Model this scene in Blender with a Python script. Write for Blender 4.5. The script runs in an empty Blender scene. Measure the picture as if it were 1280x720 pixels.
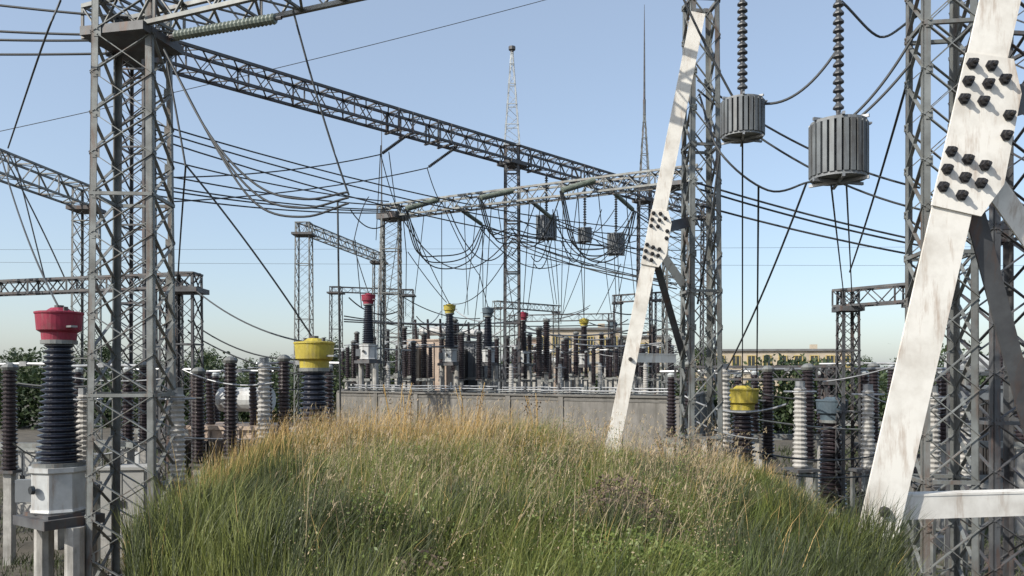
import bpy, math, random
import numpy as np
from mathutils import Vector, Matrix
R = math.radians
random.seed(7); rng = np.random.default_rng(11)
sc = bpy.context.scene
col = sc.collection

# ------------------------------------------------------------------ camera
F = 1000.0; CX = 640.0; HY = 470.0; EYE = 3.0
cam = bpy.data.cameras.new('camera'); cam.sensor_width = 36; cam.lens = 36 * F / 1280
cam.shift_y = (HY - 360) / 1280; cam.clip_start = .1; cam.clip_end = 6000
co = bpy.data.objects.new('camera', cam); col.objects.link(co)
co.location = (0, 0, EYE); co.rotation_euler = (R(90), 0, 0)
sc.camera = co
# ------------------------------------------------------------------ sky and sun
SUN_AZ = math.atan2(-.80, -.55); SUN_EL = R(36)
w = bpy.data.worlds.new('World'); sc.world = w; w.use_nodes = True
nt = w.node_tree; bg = nt.nodes['Background']
sky = nt.nodes.new('ShaderNodeTexSky'); sky.sky_type = 'NISHITA'; sky.sun_disc = False
sky.sun_elevation = SUN_EL; sky.sun_rotation = SUN_AZ
sky.air_density = 1.0; sky.dust_density = 1.6; sky.ozone_density = 1.8
hz = nt.nodes.new('ShaderNodeMixRGB'); hz.inputs[0].default_value = .42; hz.inputs[2].default_value = (2.3, 2.62, 2.98, 1)   # even milky air over the whole sky
nt.links.new(sky.outputs[0], hz.inputs[1]); nt.links.new(hz.outputs[0], bg.inputs[0]); bg.inputs[1].default_value = .15
sl = bpy.data.lights.new('sun', 'SUN'); sl.energy = 3.8; sl.angle = R(.5); sl.color = (1, .94, .84)
so = bpy.data.objects.new('sun', sl); col.objects.link(so)
sd = Vector((math.sin(SUN_AZ) * math.cos(SUN_EL), math.cos(SUN_AZ) * math.cos(SUN_EL), math.sin(SUN_EL)))
so.rotation_euler = sd.to_track_quat('Z', 'Y').to_euler()
sc.view_settings.view_transform = 'Standard'; sc.view_settings.look = 'None'
sc.view_settings.exposure = 0.58; sc.view_settings.gamma = 1; sc.view_settings.use_curve_mapping = False

# ------------------------------------------------------------------ materials
def mat(name, c, c2=None, rough=.7, metal=0., scale=6., bump=0., island=False, c3=None, world=False, detail=6, lo=.35, hi=.68, trans=0., rust=None, rcol=(.13, .06, .03), rth=.62):
    m = bpy.data.materials.new(name); m.use_nodes = True
    n = m.node_tree.nodes; l = m.node_tree.links; b = n['Principled BSDF']
    c2 = c2 or tuple(v * .7 for v in c)
    tc = n.new('ShaderNodeTexCoord')
    if world: src = n.new('ShaderNodeNewGeometry').outputs['Position']
    else: src = tc.outputs['Object']
    nz = n.new('ShaderNodeTexNoise'); nz.inputs['Scale'].default_value = scale; nz.inputs['Detail'].default_value = detail
    nz.inputs['Roughness'].default_value = .62
    l.new(src, nz.inputs['Vector'])
    rp = n.new('ShaderNodeValToRGB'); rp.color_ramp.elements[0].position = lo; rp.color_ramp.elements[1].position = hi
    rp.color_ramp.elements[0].color = (*c2, 1); rp.color_ramp.elements[1].color = (*c, 1)
    l.new(nz.outputs['Fac'], rp.inputs[0]); out = rp.outputs[0]
    if island:
        g = n.new('ShaderNodeNewGeometry'); r2 = n.new('ShaderNodeValToRGB')
        r2.color_ramp.elements[0].color = (*(c3 or c2), 1); r2.color_ramp.elements[1].color = (*c, 1)
        r2.color_ramp.elements[0].position = .0; r2.color_ramp.elements[1].position = .8
        l.new(g.outputs['Random Per Island'], r2.inputs[0])
        mx = n.new('ShaderNodeMixRGB'); mx.inputs[0].default_value = .55
        l.new(out, mx.inputs[1]); l.new(r2.outputs[0], mx.inputs[2]); out = mx.outputs[0]
    if rust:      # weather stains: vertical streaks and speckles of rust or dust on the thing itself
        mp = n.new('ShaderNodeMapping'); mp.inputs['Scale'].default_value = (rust, rust, rust * .16); l.new(tc.outputs['Object'], mp.inputs[0])
        n2 = n.new('ShaderNodeTexNoise'); n2.inputs['Scale'].default_value = 1; n2.inputs['Detail'].default_value = 9; n2.inputs['Roughness'].default_value = .7; l.new(mp.outputs[0], n2.inputs['Vector'])
        r3 = n.new('ShaderNodeValToRGB'); r3.color_ramp.elements[0].position = rth - .1; r3.color_ramp.elements[1].position = rth + .12
        r3.color_ramp.elements[0].color = (0, 0, 0, 1); r3.color_ramp.elements[1].color = (.85, .85, .85, 1); l.new(n2.outputs['Fac'], r3.inputs[0])
        m3 = n.new('ShaderNodeMixRGB'); l.new(r3.outputs[0], m3.inputs[0]); l.new(out, m3.inputs[1]); m3.inputs[2].default_value = (*rcol, 1); out = m3.outputs[0]
    l.new(out, b.inputs['Base Color'])
    b.inputs['Roughness'].default_value = rough; b.inputs['Metallic'].default_value = metal
    if trans:
        t = n.new('ShaderNodeBsdfTranslucent'); l.new(out, t.inputs[0])
        ms = n.new('ShaderNodeMixShader'); ms.inputs[0].default_value = trans
        l.new(b.outputs[0], ms.inputs[1]); l.new(t.outputs[0], ms.inputs[2])
        l.new(ms.outputs[0], n['Material Output'].inputs[0])
    if bump:
        bp = n.new('ShaderNodeBump'); bp.inputs['Strength'].default_value = bump; bp.inputs['Distance'].default_value = .03
        l.new(nz.outputs['Fac'], bp.inputs['Height']); l.new(bp.outputs[0], b.inputs['Normal'])
    return m
M = dict(
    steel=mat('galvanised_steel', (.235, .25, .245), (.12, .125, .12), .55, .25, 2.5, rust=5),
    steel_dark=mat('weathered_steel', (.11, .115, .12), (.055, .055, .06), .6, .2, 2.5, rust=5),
    steel_light=mat('bright_galvanised_steel', (.50, .53, .53), (.33, .35, .36), .5, .3, 3),
    white=mat('white_painted_steel', (.74, .72, .67), (.52, .49, .44), .55, 0, 2.2, .15, lo=.28, hi=.55, rust=9, rcol=(.30, .20, .13), rth=.63),
    bolt=mat('dark_bolt_steel', (.05, .05, .055), (.03, .028, .028), .5, .5, 20),
    wire=mat('weathered_aluminium_cable', (.055, .06, .065), (.035, .038, .04), .6, .2, 1),
    alu=mat('aluminium_tube', (.34, .35, .36), (.20, .21, .22), .4, .5, 3),
    porcelain=mat('dark_brown_porcelain', (.040, .030, .034), (.022, .018, .022), .28, 0, 4),
    porcelain_blue=mat('blue_black_porcelain', (.028, .034, .052), (.018, .02, .032), .28, 0, 4),
    polymer=mat('grey_green_insulator_glass', (.17, .20, .17), (.10, .12, .10), .4, 0, 5),
    string=mat('dark_disc_insulator', (.075, .08, .085), (.04, .042, .048), .35, 0, 5),
    arrester=mat('pale_grey_porcelain', (.46, .45, .43), (.33, .32, .30), .4, 0, 4),
    red=mat('red_paint', (.27, .014, .045), (.17, .012, .03), .6, 0, 6, .2, rust=14, rcol=(.16, .09, .09), rth=.64),
    yellow=mat('yellow_paint', (.44, .36, .045), (.29, .23, .035), .6, 0, 6, .2, rust=14, rcol=(.25, .22, .13), rth=.64),
    bluegrey=mat('blue_grey_paint', (.085, .12, .145), (.055, .075, .095), .5, 0, 6),
    tank=mat('light_grey_paint', (.50, .52, .52), (.34, .35, .35), .5, 0, 2.5, rust=6, rcol=(.20, .15, .11), rth=.62),
    concrete=mat('pale_concrete', (.42, .41, .385), (.25, .245, .23), .85, 0, 3, .3, rust=6, rcol=(.14, .13, .115), rth=.58),
    wallc=mat('grey_wall_concrete', (.20, .19, .175), (.13, .125, .115), .9, 0, 1.1, .4, rust=3.2, rcol=(.075, .072, .062), rth=.56),
    coping=mat('wall_coping_concrete', (.15, .145, .135), (.09, .088, .082), .9, 0, 2, .4),
    cream=mat('faded_cream_paint', (.46, .37, .30), (.33, .26, .21), .6, 0, 1.6, rust=3, rcol=(.16, .11, .08), rth=.6),
    grey=mat('mid_grey_paint', (.21, .225, .235), (.14, .15, .16), .55, 0, 2),
    rad=mat('dark_radiator_paint', (.06, .055, .052), (.035, .032, .03), .55, 0, 3),
    trap=mat('grey_slat_aluminium', (.17, .19, .20), (.11, .12, .13), .55, .15, 3, rust=8, rcol=(.07, .065, .06), rth=.55),
    plaster=mat('beige_plaster', (.50, .43, .33), (.37, .32, .25), .9, 0, .6, .2),
    plaster2=mat('pink_plaster', (.43, .34, .30), (.32, .26, .23), .9, 0, .6, .2),
    plaster3=mat('grey_render', (.38, .38, .36), (.28, .28, .27), .9, 0, .6, .2),
    roof=mat('grey_metal_roof', (.20, .20, .20), (.12, .12, .12), .7, .1, 1),
    glass=mat('dark_window_glass', (.05, .06, .065), (.03, .035, .04), .12, 0, 1),
    frame=mat('ochre_window_frame', (.48, .38, .14), (.36, .28, .11), .6, 0, 2),
    bark=mat('grey_brown_bark', (.10, .075, .055), (.05, .04, .03), .9, 0, 8, .5),
    leaf=mat('dark_green_leaves', (.055, .085, .03), (.02, .034, .014), .6, 0, .8, 0, True, (.03, .05, .018), trans=.2),
    soil=mat('gravel_and_soil', (.115, .10, .078), (.050, .045, .035), .95, 0, 1.6, .6, world=True, detail=10),
    gr_green=mat('green_grass_blades', (.25, .275, .065), (.055, .075, .02), .55, 0, .9, 0, True, (.07, .085, .03), world=True, trans=.28),
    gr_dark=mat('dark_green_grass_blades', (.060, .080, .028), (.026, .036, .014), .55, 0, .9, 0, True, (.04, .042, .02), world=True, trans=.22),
    gr_dry=mat('dry_straw_grass', (.66, .46, .18), (.40, .25, .09), .6, 0, .7, 0, True, (.20, .12, .055), world=True, trans=.25),
    gr_seed=mat('pale_seed_heads', (.46, .38, .23), (.29, .22, .13), .7, 0, .7, 0, True, (.42, .30, .22), world=True, trans=.3),
    gr_lush=mat('lush_weed_leaves', (.19, .235, .06), (.06, .10, .025), .5, 0, 1.5, 0, True, (.05, .09, .02), world=True, trans=.3),
    gr_brown=mat('dead_brown_weed', (.16, .115, .085), (.08, .06, .045), .8, 0, 2, 0, True, world=True, trans=.1),
)
# ------------------------------------------------------------------ mesh helpers
class MB:
    def __init__(s): s.v = []; s.f = []
    def box(s, c, d, rz=0.):
        c = Vector(c); cs, sn = math.cos(rz), math.sin(rz); i = len(s.v)
        for z in (-1, 1):
            for x, y in ((-1, -1), (1, -1), (1, 1), (-1, 1)):
                X = x * d[0] / 2; Y = y * d[1] / 2
                s.v.append((c.x + X * cs - Y * sn, c.y + X * sn + Y * cs, c.z + z * d[2] / 2))
        s.f += [(i, i + 3, i + 2, i + 1), (i + 4, i + 5, i + 6, i + 7)] + [(i + a, i + (a + 1) % 4, i + 4 + (a + 1) % 4, i + 4 + a) for a in range(4)]
        return s
    def bar(s, a, b, w, t=None, up=(0, 0, 1), off=(0, 0)):
        a = Vector(a); b = Vector(b); t = t or w; d = (b - a)
        if d.length < 1e-5: return s
        d.normalize(); u = Vector(up)
        if abs(d.dot(u)) > .98: u = Vector((0, 1, 0))
        x = d.cross(u).normalized(); y = x.cross(d).normalized(); i = len(s.v)
        o = x * off[0] + y * off[1]
        for p in (a, b):
            for X, Y in ((-1, -1), (1, -1), (1, 1), (-1, 1)):
                s.v.append(tuple(p + o + x * (X * w / 2) + y * (Y * t / 2)))
        s.f += [(i, i + 1, i + 2, i + 3), (i + 7, i + 6, i + 5, i + 4)] + [(i + (k + 1) % 4, i + k, i + 4 + k, i + 4 + (k + 1) % 4) for k in range(4)]
        return s
    def angle(s, a, b, w, t, dx, dy):      # L-section upright with its corner at a-b, flanges towards dx and dy
        a = Vector(a); b = Vector(b)
        X = Vector((dx, 0, 0)); Y = Vector((0, dy, 0))
        for U, V in ((X, Y), (Y, X)):
            i = len(s.v)
            for p in (a, b):
                for q, r in ((0, 0), (1, 0), (1, 1), (0, 1)):
                    s.v.append(tuple(p + U * (q * w) + V * (r * t)))
            s.f += [(i, i + 1, i + 2, i + 3), (i + 7, i + 6, i + 5, i + 4)] + [(i + (k + 1) % 4, i + k, i + 4 + k, i + 4 + (k + 1) % 4) for k in range(4)]
        return s
    def lathe(s, a, b, prof, n=12):
        a = Vector(a); b = Vector(b); d = (b - a); L = d.length; d.normalize()
        u = Vector((0, 0, 1)) if abs(d.z) < .9 else Vector((0, 1, 0))
        x = d.cross(u).normalized(); y = x.cross(d); i0 = len(s.v)
        for t, r in prof:
            p = a + d * (t * L)
            for k in range(n):
                an = 2 * math.pi * k / n
                s.v.append(tuple(p + x * (r * math.cos(an)) + y * (r * math.sin(an))))
        m = len(prof)
        for j in range(m - 1):
            for k in range(n):
                q = i0 + j * n; s.f.append((q + (k + 1) % n, q + k, q + n + k, q + n + (k + 1) % n))
        s.f.append(tuple(i0 + k for k in range(n))); s.f.append(tuple(i0 + (m - 1) * n + k for k in reversed(range(n))))
        return s
    def tube(s, pts, r, n=6):
        pts = [Vector(p) for p in pts]; i0 = len(s.v)
        for j, p in enumerate(pts):
            d = (pts[min(j + 1, len(pts) - 1)] - pts[max(j - 1, 0)])
            d = d.normalized() if d.length > 1e-6 else Vector((0, 0, 1))
            u = Vector((0, 0, 1)) if abs(d.z) < .95 else Vector((0, 1, 0))
            x = d.cross(u).normalized(); y = x.cross(d)
            for k in range(n):
                an = 2 * math.pi * k / n
                s.v.append(tuple(p + x * (r * math.cos(an)) + y * (r * math.sin(an))))
        for j in range(len(pts) - 1):
            for k in range(n):
                q = i0 + j * n; s.f.append((q + (k + 1) % n, q + k, q + n + k, q + n + (k + 1) % n))
        return s
    def build(s, name, m, parent=None, smooth=False):
        me = bpy.data.meshes.new(name); me.from_pydata(s.v, [], s.f); me.update()
        me.materials.append(M[m] if isinstance(m, str) else m)
        if smooth: me.polygons.foreach_set('use_smooth', [True] * len(me.polygons))
        o = bpy.data.objects.new(name, me); col.objects.link(o)
        if parent: o.parent = parent
        return o
def tag(o, label=None, cat=None, group=None, kind=None):
    if label: o['label'] = label
    if cat: o['category'] = cat
    if group: o['group'] = group
    if kind: o['kind'] = kind
    return o
def empty(name, loc=(0, 0, 0), rz=0.):
    o = bpy.data.objects.new(name, None); o.location = loc; o.rotation_euler = (0, 0, rz); o.empty_display_size = .2
    col.objects.link(o); return o
def copy_tree(o, parent=None):
    c = o.copy(); col.objects.link(c)
    if parent: c.parent = parent
    for ch in list(o.children): copy_tree(ch, c)
    return c
def place(proto, used, loc, rz, label, group, sc_=1.):
    o = proto if not used else copy_tree(proto)
    o.location = loc; o.rotation_euler = (0, 0, rz); o.scale = (sc_,) * 3
    tag(o, label, None, group); return o
def at(px, py, d): return Vector(((px - CX) / F * d, d, EYE + (HY - py) / F * d))
def sm(a, b, x): t = min(1, max(0, (x - a) / (b - a))); return t * t * (3 - 2 * t)

# ------------------------------------------------------------------ ground
def gz(x, y):
    a = abs(x) - .205 * max(y, 0)
    m = (1 - sm(.4, 4.2, a + .45 * math.sin(y * .9 + 1.2 * math.sin(x)) + .2 * math.sin(y * 2.3 + x))) * (1 - sm(12.0, 20.5, y))
    H = 1.66 - .36 * sm(.02, .2, x / max(y, 1)) * sm(6, 12, y)
    base = -1.0 + 1.0 * sm(25, 30, y)
    wob = .09 * math.sin(x * 2.1 + 1.5 * math.sin(y * .8)) * math.sin(y * 1.7 + 1) + .06 * math.sin(x * 1.3 + y * .7) + .05 * math.sin(x * .55 - y * 1.9)
    return base + (H - base) * m + wob * (1 if y < 29 else 0.3)
xs = sorted(set([-3000, -900, -300, -120, -60, -40] + [round(-30 + i * .5, 2) for i in range(121)] + [40, 60, 120, 300, 900, 3000]))
ys = sorted(set([-200, -60, -20, -10] + [round(-5 + i * .4, 2) for i in range(100)] + [38, 45, 60, 80, 120, 200, 400, 900, 2000, 4000]))
g = MB()
for y in ys:
    for x in xs: g.v.append((x, y, gz(x, y)))
nx = len(xs)
for j in range(len(ys) - 1):
    for i in range(nx - 1): g.f.append((j * nx + i, j * nx + i + 1, (j + 1) * nx + i + 1, (j + 1) * nx + i))
tag(g.build('ground', 'soil', None, True), 'brown gravelly soil under the weeds and the switchyard', 'ground', kind='structure')

# ------------------------------------------------------------------ perimeter wall
def wall():
    pts = [(2.5, 76), (-9.3, 43.2), (6.75, 31.2), (21, 76)]
    root = empty('concrete_wall', (pts[1][0], pts[1][1], 0))
    tag(root, 'long grey concrete perimeter wall with pilasters and coping behind the tall grass', 'wall')
    H = 2.12
    pts = [(-14, 76), (-9.3, 43.2), (6.75, 31.2), (21, 76)]
    off = Vector((pts[1][0], pts[1][1], 0))
    for s in range(3):
        a = Vector((*pts[s], 0)); b = Vector((*pts[s + 1], 0)); L = (b - a).length; n = max(1, round(L / 2.9)); d = (b - a) / n
        rz = math.atan2(d.y, d.x)
        for k in range(n):
            c = a + d * (k + .5) - off; m = MB(); step = d.length - .26
            m.box((c.x, c.y, H / 2 - .3), (step, .12, H + .6), rz)
            m.build('wall_panel', 'wallc', root)
            q = a + d * k - off; m = MB(); m.box((q.x, q.y, H / 2 - .29), (.26, .24, H + .58), rz)
            m.build('pilaster', 'wallc', root)
            m = MB(); m.box((c.x, c.y, H - .14), (step - .004, .17, .09), rz); m.build('ledge', 'coping', root)
        c = (a + b) / 2 - off
        MB().box((c.x, c.y, H + .045), (L + (.12 if s == 1 else -.34), .30, .085), rz).build('coping', 'coping', root)
wall()
# pipe rack just behind the wall top
def pipe_rack(a, b, z, label):
    a = Vector(a); b = Vector(b); d = (b - a).normalized(); rz = math.atan2(d.y, d.x); L = (b - a).length
    root = empty('cable_rack', (a.x, a.y, 0)); tag(root, label, 'cable rack')
    p0 = Vector((0, 0, 0)); nrm = Vector((-d.y, d.x, 0))
    for j, (o, zz, r) in enumerate(((0, z, .035), (.22, z - .12, .045), (.4, z + .12, .03))):
        m = MB(); m.tube([p0 + d * (L * t / 20) + nrm * o + Vector((0, 0, zz + random.uniform(-.02, .02))) for t in range(21)], r)
        m.build('rail', 'alu' if j != 1 else 'steel', root)
    n = int(L / 1.7)
    for k in range(n + 1):
        q = d * (k * L / n) + nrm * .2
        m = MB(); m.box((q.x, q.y, z / 2 - .15), (.07, .07, z + .3), rz); m.box((q.x, q.y, z - .2), (.07, .55, .05), rz)
        m.build('post', 'steel', root)
    for k in range(int(L * .8)):
        q = d * random.uniform(.3, L - .3) + nrm * random.uniform(0, .4)
        m = MB(); m.lathe(q + Vector((0, 0, z - .1)), q + Vector((0, 0, z + random.uniform(.12, .34))), ((0, .05), (.3, .05), (.32, .10), (.5, .10), (.55, .04), (1, .035)), 8)
        m.build('fitting', random.choice(['steel', 'alu', 'steel_dark']), root)
pipe_rack((-8.9, 43.6, 0), (-.9, 37.7, 0), 2.38, 'low pipe and cable rack running behind the left half of the wall top')
pipe_rack((-.7, 37.5, 0), (6.4, 32.2, 0), 2.36, 'low pipe and cable rack running behind the right half of the wall top')

# ------------------------------------------------------------------ lattice
def legs_mb(m, p0, p1, w0, w1, lw, L=True):
    for sx in (-1, 1):
        for sy in (-1, 1):
            a = Vector(p0) + Vector((sx * w0 / 2, sy * w0 / 2, 0)); b = Vector(p1) + Vector((sx * w1 / 2, sy * w1 / 2, 0))
            m.angle(a, b, lw, lw * .16, -sx, -sy)
def brace_mb(m, p0, p1, w0, w1, n, bw, cross=True, horiz=4, plates=0.):
    p0 = Vector(p0); p1 = Vector(p1)
    def cor(t, k):
        w_ = (w0 + (w1 - w0) * t) / 2 * .985; sx, sy = ((-1, -1), (1, -1), (1, 1), (-1, 1))[k % 4]
        return p0.lerp(p1, t) + Vector((sx * w_, sy * w_, 0))
    for i in range(n):
        t0, t1 = i / n, (i + 1) / n
        for k in range(4):
            up = Vector(((0, 1, 0), (1, 0, 0))[k % 2])
            if cross:
                m.bar(cor(t0, k), cor(t1, k + 1), bw, bw * .25, up=(0, 0, 1))
                m.bar(cor(t0, k + 1), cor(t1, k), bw, bw * .25, off=(0, bw * .3))
            else:
                if i % 2: m.bar(cor(t0, k), cor(t1, k + 1), bw, bw * .3)
                else: m.bar(cor(t0, k + 1), cor(t1, k), bw, bw * .3)
            if horiz and i % horiz == 0: m.bar(cor(t0, k), cor(t0, k + 1), bw, bw)
    if plates:
        for i in range(n + 1):
            for k in range(4):
                c = cor(i / n, k); e = (cor(i / n, k + 1) - c).normalized(); q = c + e * plates * .62 ; nn = Vector((e.y, -e.x, 0)) * .012
                m.bar(q - Vector((0, 0, plates * .55)) + nn, q + Vector((0, 0, plates * .55)) + nn, plates * .8, .012, up=tuple(nn.normalized()))
                for zz in (-.3, .3): b_ = q + Vector((0, 0, plates * zz)) + nn; m.lathe(b_, b_ + nn * 2.2, ((0, .016), (1, .016)), 6)
    for k in range(4): m.bar(cor(1, k), cor(1, k + 1), bw * 1.3, bw * 1.3)
def column(root, x, y, z0, z1, w0, w1, lw, bw, n, m='steel', rz=0., name='column', cross=True, horiz=4, foot=True):
    L = MB(); legs_mb(L, (0, 0, z0), (0, 0, z1), w0, w1, lw)
    o = L.build(name, m, root); o.location = (x, y, 0); o.rotation_euler = (0, 0, rz)
    B = MB(); brace_mb(B, (0, 0, z0), (0, 0, z1), w0, w1, n, bw, cross, horiz, (.16 if w0 > .9 else .10) if y < 16 else 0.); B.build('bracing', m, o)
    if foot:
        for sx in (-1, 1):
            for sy in (-1, 1):
                MB().box((sx * w0 / 2, sy * w0 / 2, z0 - .1), (.4, .4, .4)).build('footing', 'concrete', o)
    return o
def beam(root, a, b, h, wd, cw, bw, m='steel', n=None, vert=True):
    a = Vector(a); b = Vector(b); d = (b - a); L = d.length; d.normalize()
    s = Vector((-d.y, d.x, 0)).normalized(); up = Vector((0, 0, 1)); n = n or max(4, round(L / h)); n += n % 2
    C = MB()
    for i, j in ((-1, -1), (1, -1), (1, 1), (-1, 1)):
        C.bar(a + s * (i * wd / 2) + up * (j * h / 2), b + s * (i * wd / 2) + up * (j * h / 2), cw, cw)
    o = C.build('beam', m, root); B = MB()
    for k in range(n):
        p = a + d * (L * k / n); q = a + d * (L * (k + 1) / n); z = 1 if k % 2 else -1
        for i in (-1, 1):
            B.bar(p + s * (i * wd / 2) - up * (z * h / 2 * .97), q + s * (i * wd / 2) + up * (z * h / 2 * .97), bw, bw * .5)
            if vert and k % 4 == 0: B.bar(p + s * (i * wd / 2) - up * (h / 2), p + s * (i * wd / 2) + up * (h / 2), bw, bw)
        for j in (-1, 1):
            B.bar(p - s * (z * wd / 2 * .97) + up * (j * h / 2), q + s * (z * wd / 2 * .97) + up * (j * h / 2), bw, bw * .5)
            if k % 2 == 0: B.bar(p - s * (wd / 2) + up * (j * h / 2), p + s * (wd / 2) + up * (j * h / 2), bw, bw)
    B.build('bracing', m, o); return o
def spire(root, x, y, z0, z1, w0, rod, m='steel_light', rw=.035, n=9):
    o = column(root, x, y, z0, z1, w0, .14, .075, .045, n, m, name='spire', cross=False, horiz=2, foot=False)
    if rod:
        MB().lathe((0, 0, z1 - .1), (0, 0, z1 + rod * .14), ((0, .1), (.95, .1), (1, .03)), 8).build('rod_socket', 'steel_dark', o)
        MB().lathe((0, 0, z1 + rod * .14), (0, 0, z1 + rod), ((0, rw * 1.5), (.45, rw * 1.1), (.55, rw), (1, .016)), 6).build('lightning_rod', 'steel_dark', o)
    return o
# gantry A: nearer beam, slightly rising to the right
AL = Vector((-6.95, 46, 0)); AR = Vector((7.75, 38, 0)); ZA = 12.75
angA = math.atan2(AR.y - AL.y, AR.x - AL.x)
ga = tag(empty('lattice_gantry'), 'grey lattice gantry with the lower beam, standing behind the wall and hung with sausage-like insulators', 'gantry')
column(ga, AL.x, AL.y, .2, ZA, 1.15, 1.05, .10, .06, 20, 'steel', 0)
column(ga, AR.x, AR.y, .2, ZA, 1.15, 1.0, .10, .06, 20, 'steel', 0)
dA = (AR - AL).normalized()
beam(ga, AL - dA * .7 + Vector((0, 0, ZA - .3)), AR + dA * 1.2 + Vector((0, 0, ZA - .3)), .68, .8, .10, .06, 'steel', 32)
MB().box((AL.x + .1, AL.y - .1, ZA - .62), (1.35, 1.3, .34), angA).build('cap_plate', 'steel_dark', ga)
MB().box((AR.x, AR.y, ZA - .72), (1.3, 1.3, .2), angA).build('cap_plate', 'steel_dark', ga)
# gantry B: tall one with spires
DB = Vector((9.24, 9.6, 0)).normalized(); B1 = Vector((0, 46.4, 0)); B2 = Vector((9.3, 56.2, 0)); B0 = Vector((-14.6, 31.2, 0)); ZB = 16.3
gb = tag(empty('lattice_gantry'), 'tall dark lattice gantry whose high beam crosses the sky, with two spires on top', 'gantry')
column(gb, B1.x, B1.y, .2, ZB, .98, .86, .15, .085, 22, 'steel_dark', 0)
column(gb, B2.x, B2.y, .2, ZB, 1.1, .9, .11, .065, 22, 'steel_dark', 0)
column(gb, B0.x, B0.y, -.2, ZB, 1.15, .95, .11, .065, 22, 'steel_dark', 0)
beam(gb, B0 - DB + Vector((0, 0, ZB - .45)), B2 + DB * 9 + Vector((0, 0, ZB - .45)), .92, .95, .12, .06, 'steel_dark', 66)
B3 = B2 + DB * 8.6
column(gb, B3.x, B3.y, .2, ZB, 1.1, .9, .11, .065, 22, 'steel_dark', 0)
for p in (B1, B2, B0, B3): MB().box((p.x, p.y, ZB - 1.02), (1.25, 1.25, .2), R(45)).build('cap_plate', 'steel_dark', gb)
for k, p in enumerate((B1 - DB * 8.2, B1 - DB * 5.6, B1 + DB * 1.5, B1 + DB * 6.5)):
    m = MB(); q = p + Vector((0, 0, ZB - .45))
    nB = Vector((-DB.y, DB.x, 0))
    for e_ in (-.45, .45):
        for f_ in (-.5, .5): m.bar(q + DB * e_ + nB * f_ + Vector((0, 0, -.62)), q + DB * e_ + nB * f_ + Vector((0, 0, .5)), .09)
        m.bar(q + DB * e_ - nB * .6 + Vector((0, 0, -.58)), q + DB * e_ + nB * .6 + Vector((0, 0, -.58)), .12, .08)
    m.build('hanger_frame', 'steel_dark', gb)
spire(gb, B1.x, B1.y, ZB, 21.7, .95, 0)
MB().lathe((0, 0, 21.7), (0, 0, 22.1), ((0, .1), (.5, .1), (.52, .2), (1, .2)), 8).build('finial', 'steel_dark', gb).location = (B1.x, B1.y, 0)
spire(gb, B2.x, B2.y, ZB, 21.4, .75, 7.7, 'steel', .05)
# near gantry C: large bay reaching across above the picture
Cc = Vector((-7.1, 15, 0)); Cd = Vector((5.25, 9.8, 0)); ZC = 9.95; DC = (Cd - Cc).normalized()
gc = tag(empty('lattice_gantry'), 'nearest lattice gantry, its broad left column beside the big near red-headed transformer', 'gantry')
column(gc, Cc.x, Cc.y, -1.0, ZC, 1.22, 1.05, .12, .06, 15, 'steel', R(4), horiz=5)
column(gc, Cd.x, Cd.y, -1.0, ZC, .64, .6, .085, .045, 20, 'steel', R(-8), horiz=5)
beam(gc, Cc - DC * .9 + Vector((0, 0, ZC - .3)), Cd + DC * 1 + Vector((0, 0, ZC - .3)), .58, .7, .075, .045, 'steel', 34)
MB().box((Cc.x, Cc.y, ZC - .67), (1.3, 1.2, .16), R(-12)).build('cap_plate', 'steel_dark', gc)
# tower at right edge
t = tag(empty('lattice_tower'), 'tall dark lattice tower at the right edge behind the wide white leaning leg', 'tower')
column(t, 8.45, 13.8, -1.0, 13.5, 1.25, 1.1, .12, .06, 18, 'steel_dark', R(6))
# small gantries
def small_gantry(label, pa, pb, ztop, wcol, h, m='steel', ncol=(1, 1), spire_at=None, nb=None):
    pa = Vector(pa); pb = Vector(pb); g_ = tag(empty('small_gantry'), label, 'gantry')
    for on, p in zip(ncol, (pa, pb)):
        if on:
            z0 = gz(p.x, p.y)
            column(g_, p.x, p.y, z0 + .1, ztop, wcol * 1.15, wcol, .065, .035, max(6, int((ztop - z0) / wcol / .9)), m)
            MB().box((p.x, p.y, ztop - h - .08), (wcol * 1.4, wcol * 1.4, .12)).build('cap_plate', 'steel_dark', g_)
    d = (pb - pa).normalized()
    beam(g_, pa - d * .3 + Vector((0, 0, ztop - h / 2)), pb + d * .3 + Vector((0, 0, ztop - h / 2)), h, h, .06, .035, m, nb)
    return g_
def G(px, d): return Vector(((px - CX) / F * d, d, 0))
small_gantry('small lattice gantry entering from the left edge above the red-headed transformer', G(-70, 20), G(108, 26), 9.1, .62, .62, 'steel')
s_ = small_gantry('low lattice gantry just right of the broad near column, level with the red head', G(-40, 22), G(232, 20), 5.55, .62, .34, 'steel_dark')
column(s_, G(214, 21).x, 21, -.9, 5.5, .5, .45, .06, .035, 12, 'steel_dark')
small_gantry('lattice gantry with a rising thin mast left of the lower beam gantry column', G(380, 44), G(474, 55), 11.4, .8, .55, 'steel')
spire(s_ := tag(empty('lightning_mast'), 'slender pale lattice mast with a rod left of the lower beam gantry column', 'lightning mast'), G(477, 58).x, 58, .3, 14.6, 1.0, 7.5, 'steel_light', .035, 22)
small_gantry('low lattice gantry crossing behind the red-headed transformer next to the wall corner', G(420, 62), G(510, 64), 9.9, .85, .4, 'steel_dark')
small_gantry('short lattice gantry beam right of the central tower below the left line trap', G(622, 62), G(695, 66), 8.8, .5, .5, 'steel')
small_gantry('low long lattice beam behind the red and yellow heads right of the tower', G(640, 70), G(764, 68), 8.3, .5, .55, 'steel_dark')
small_gantry('short lattice gantry beside the white leaning leg below the right line trap', G(772, 58), G(824, 56), 8.85, .55, .5, 'steel_dark')
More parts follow.
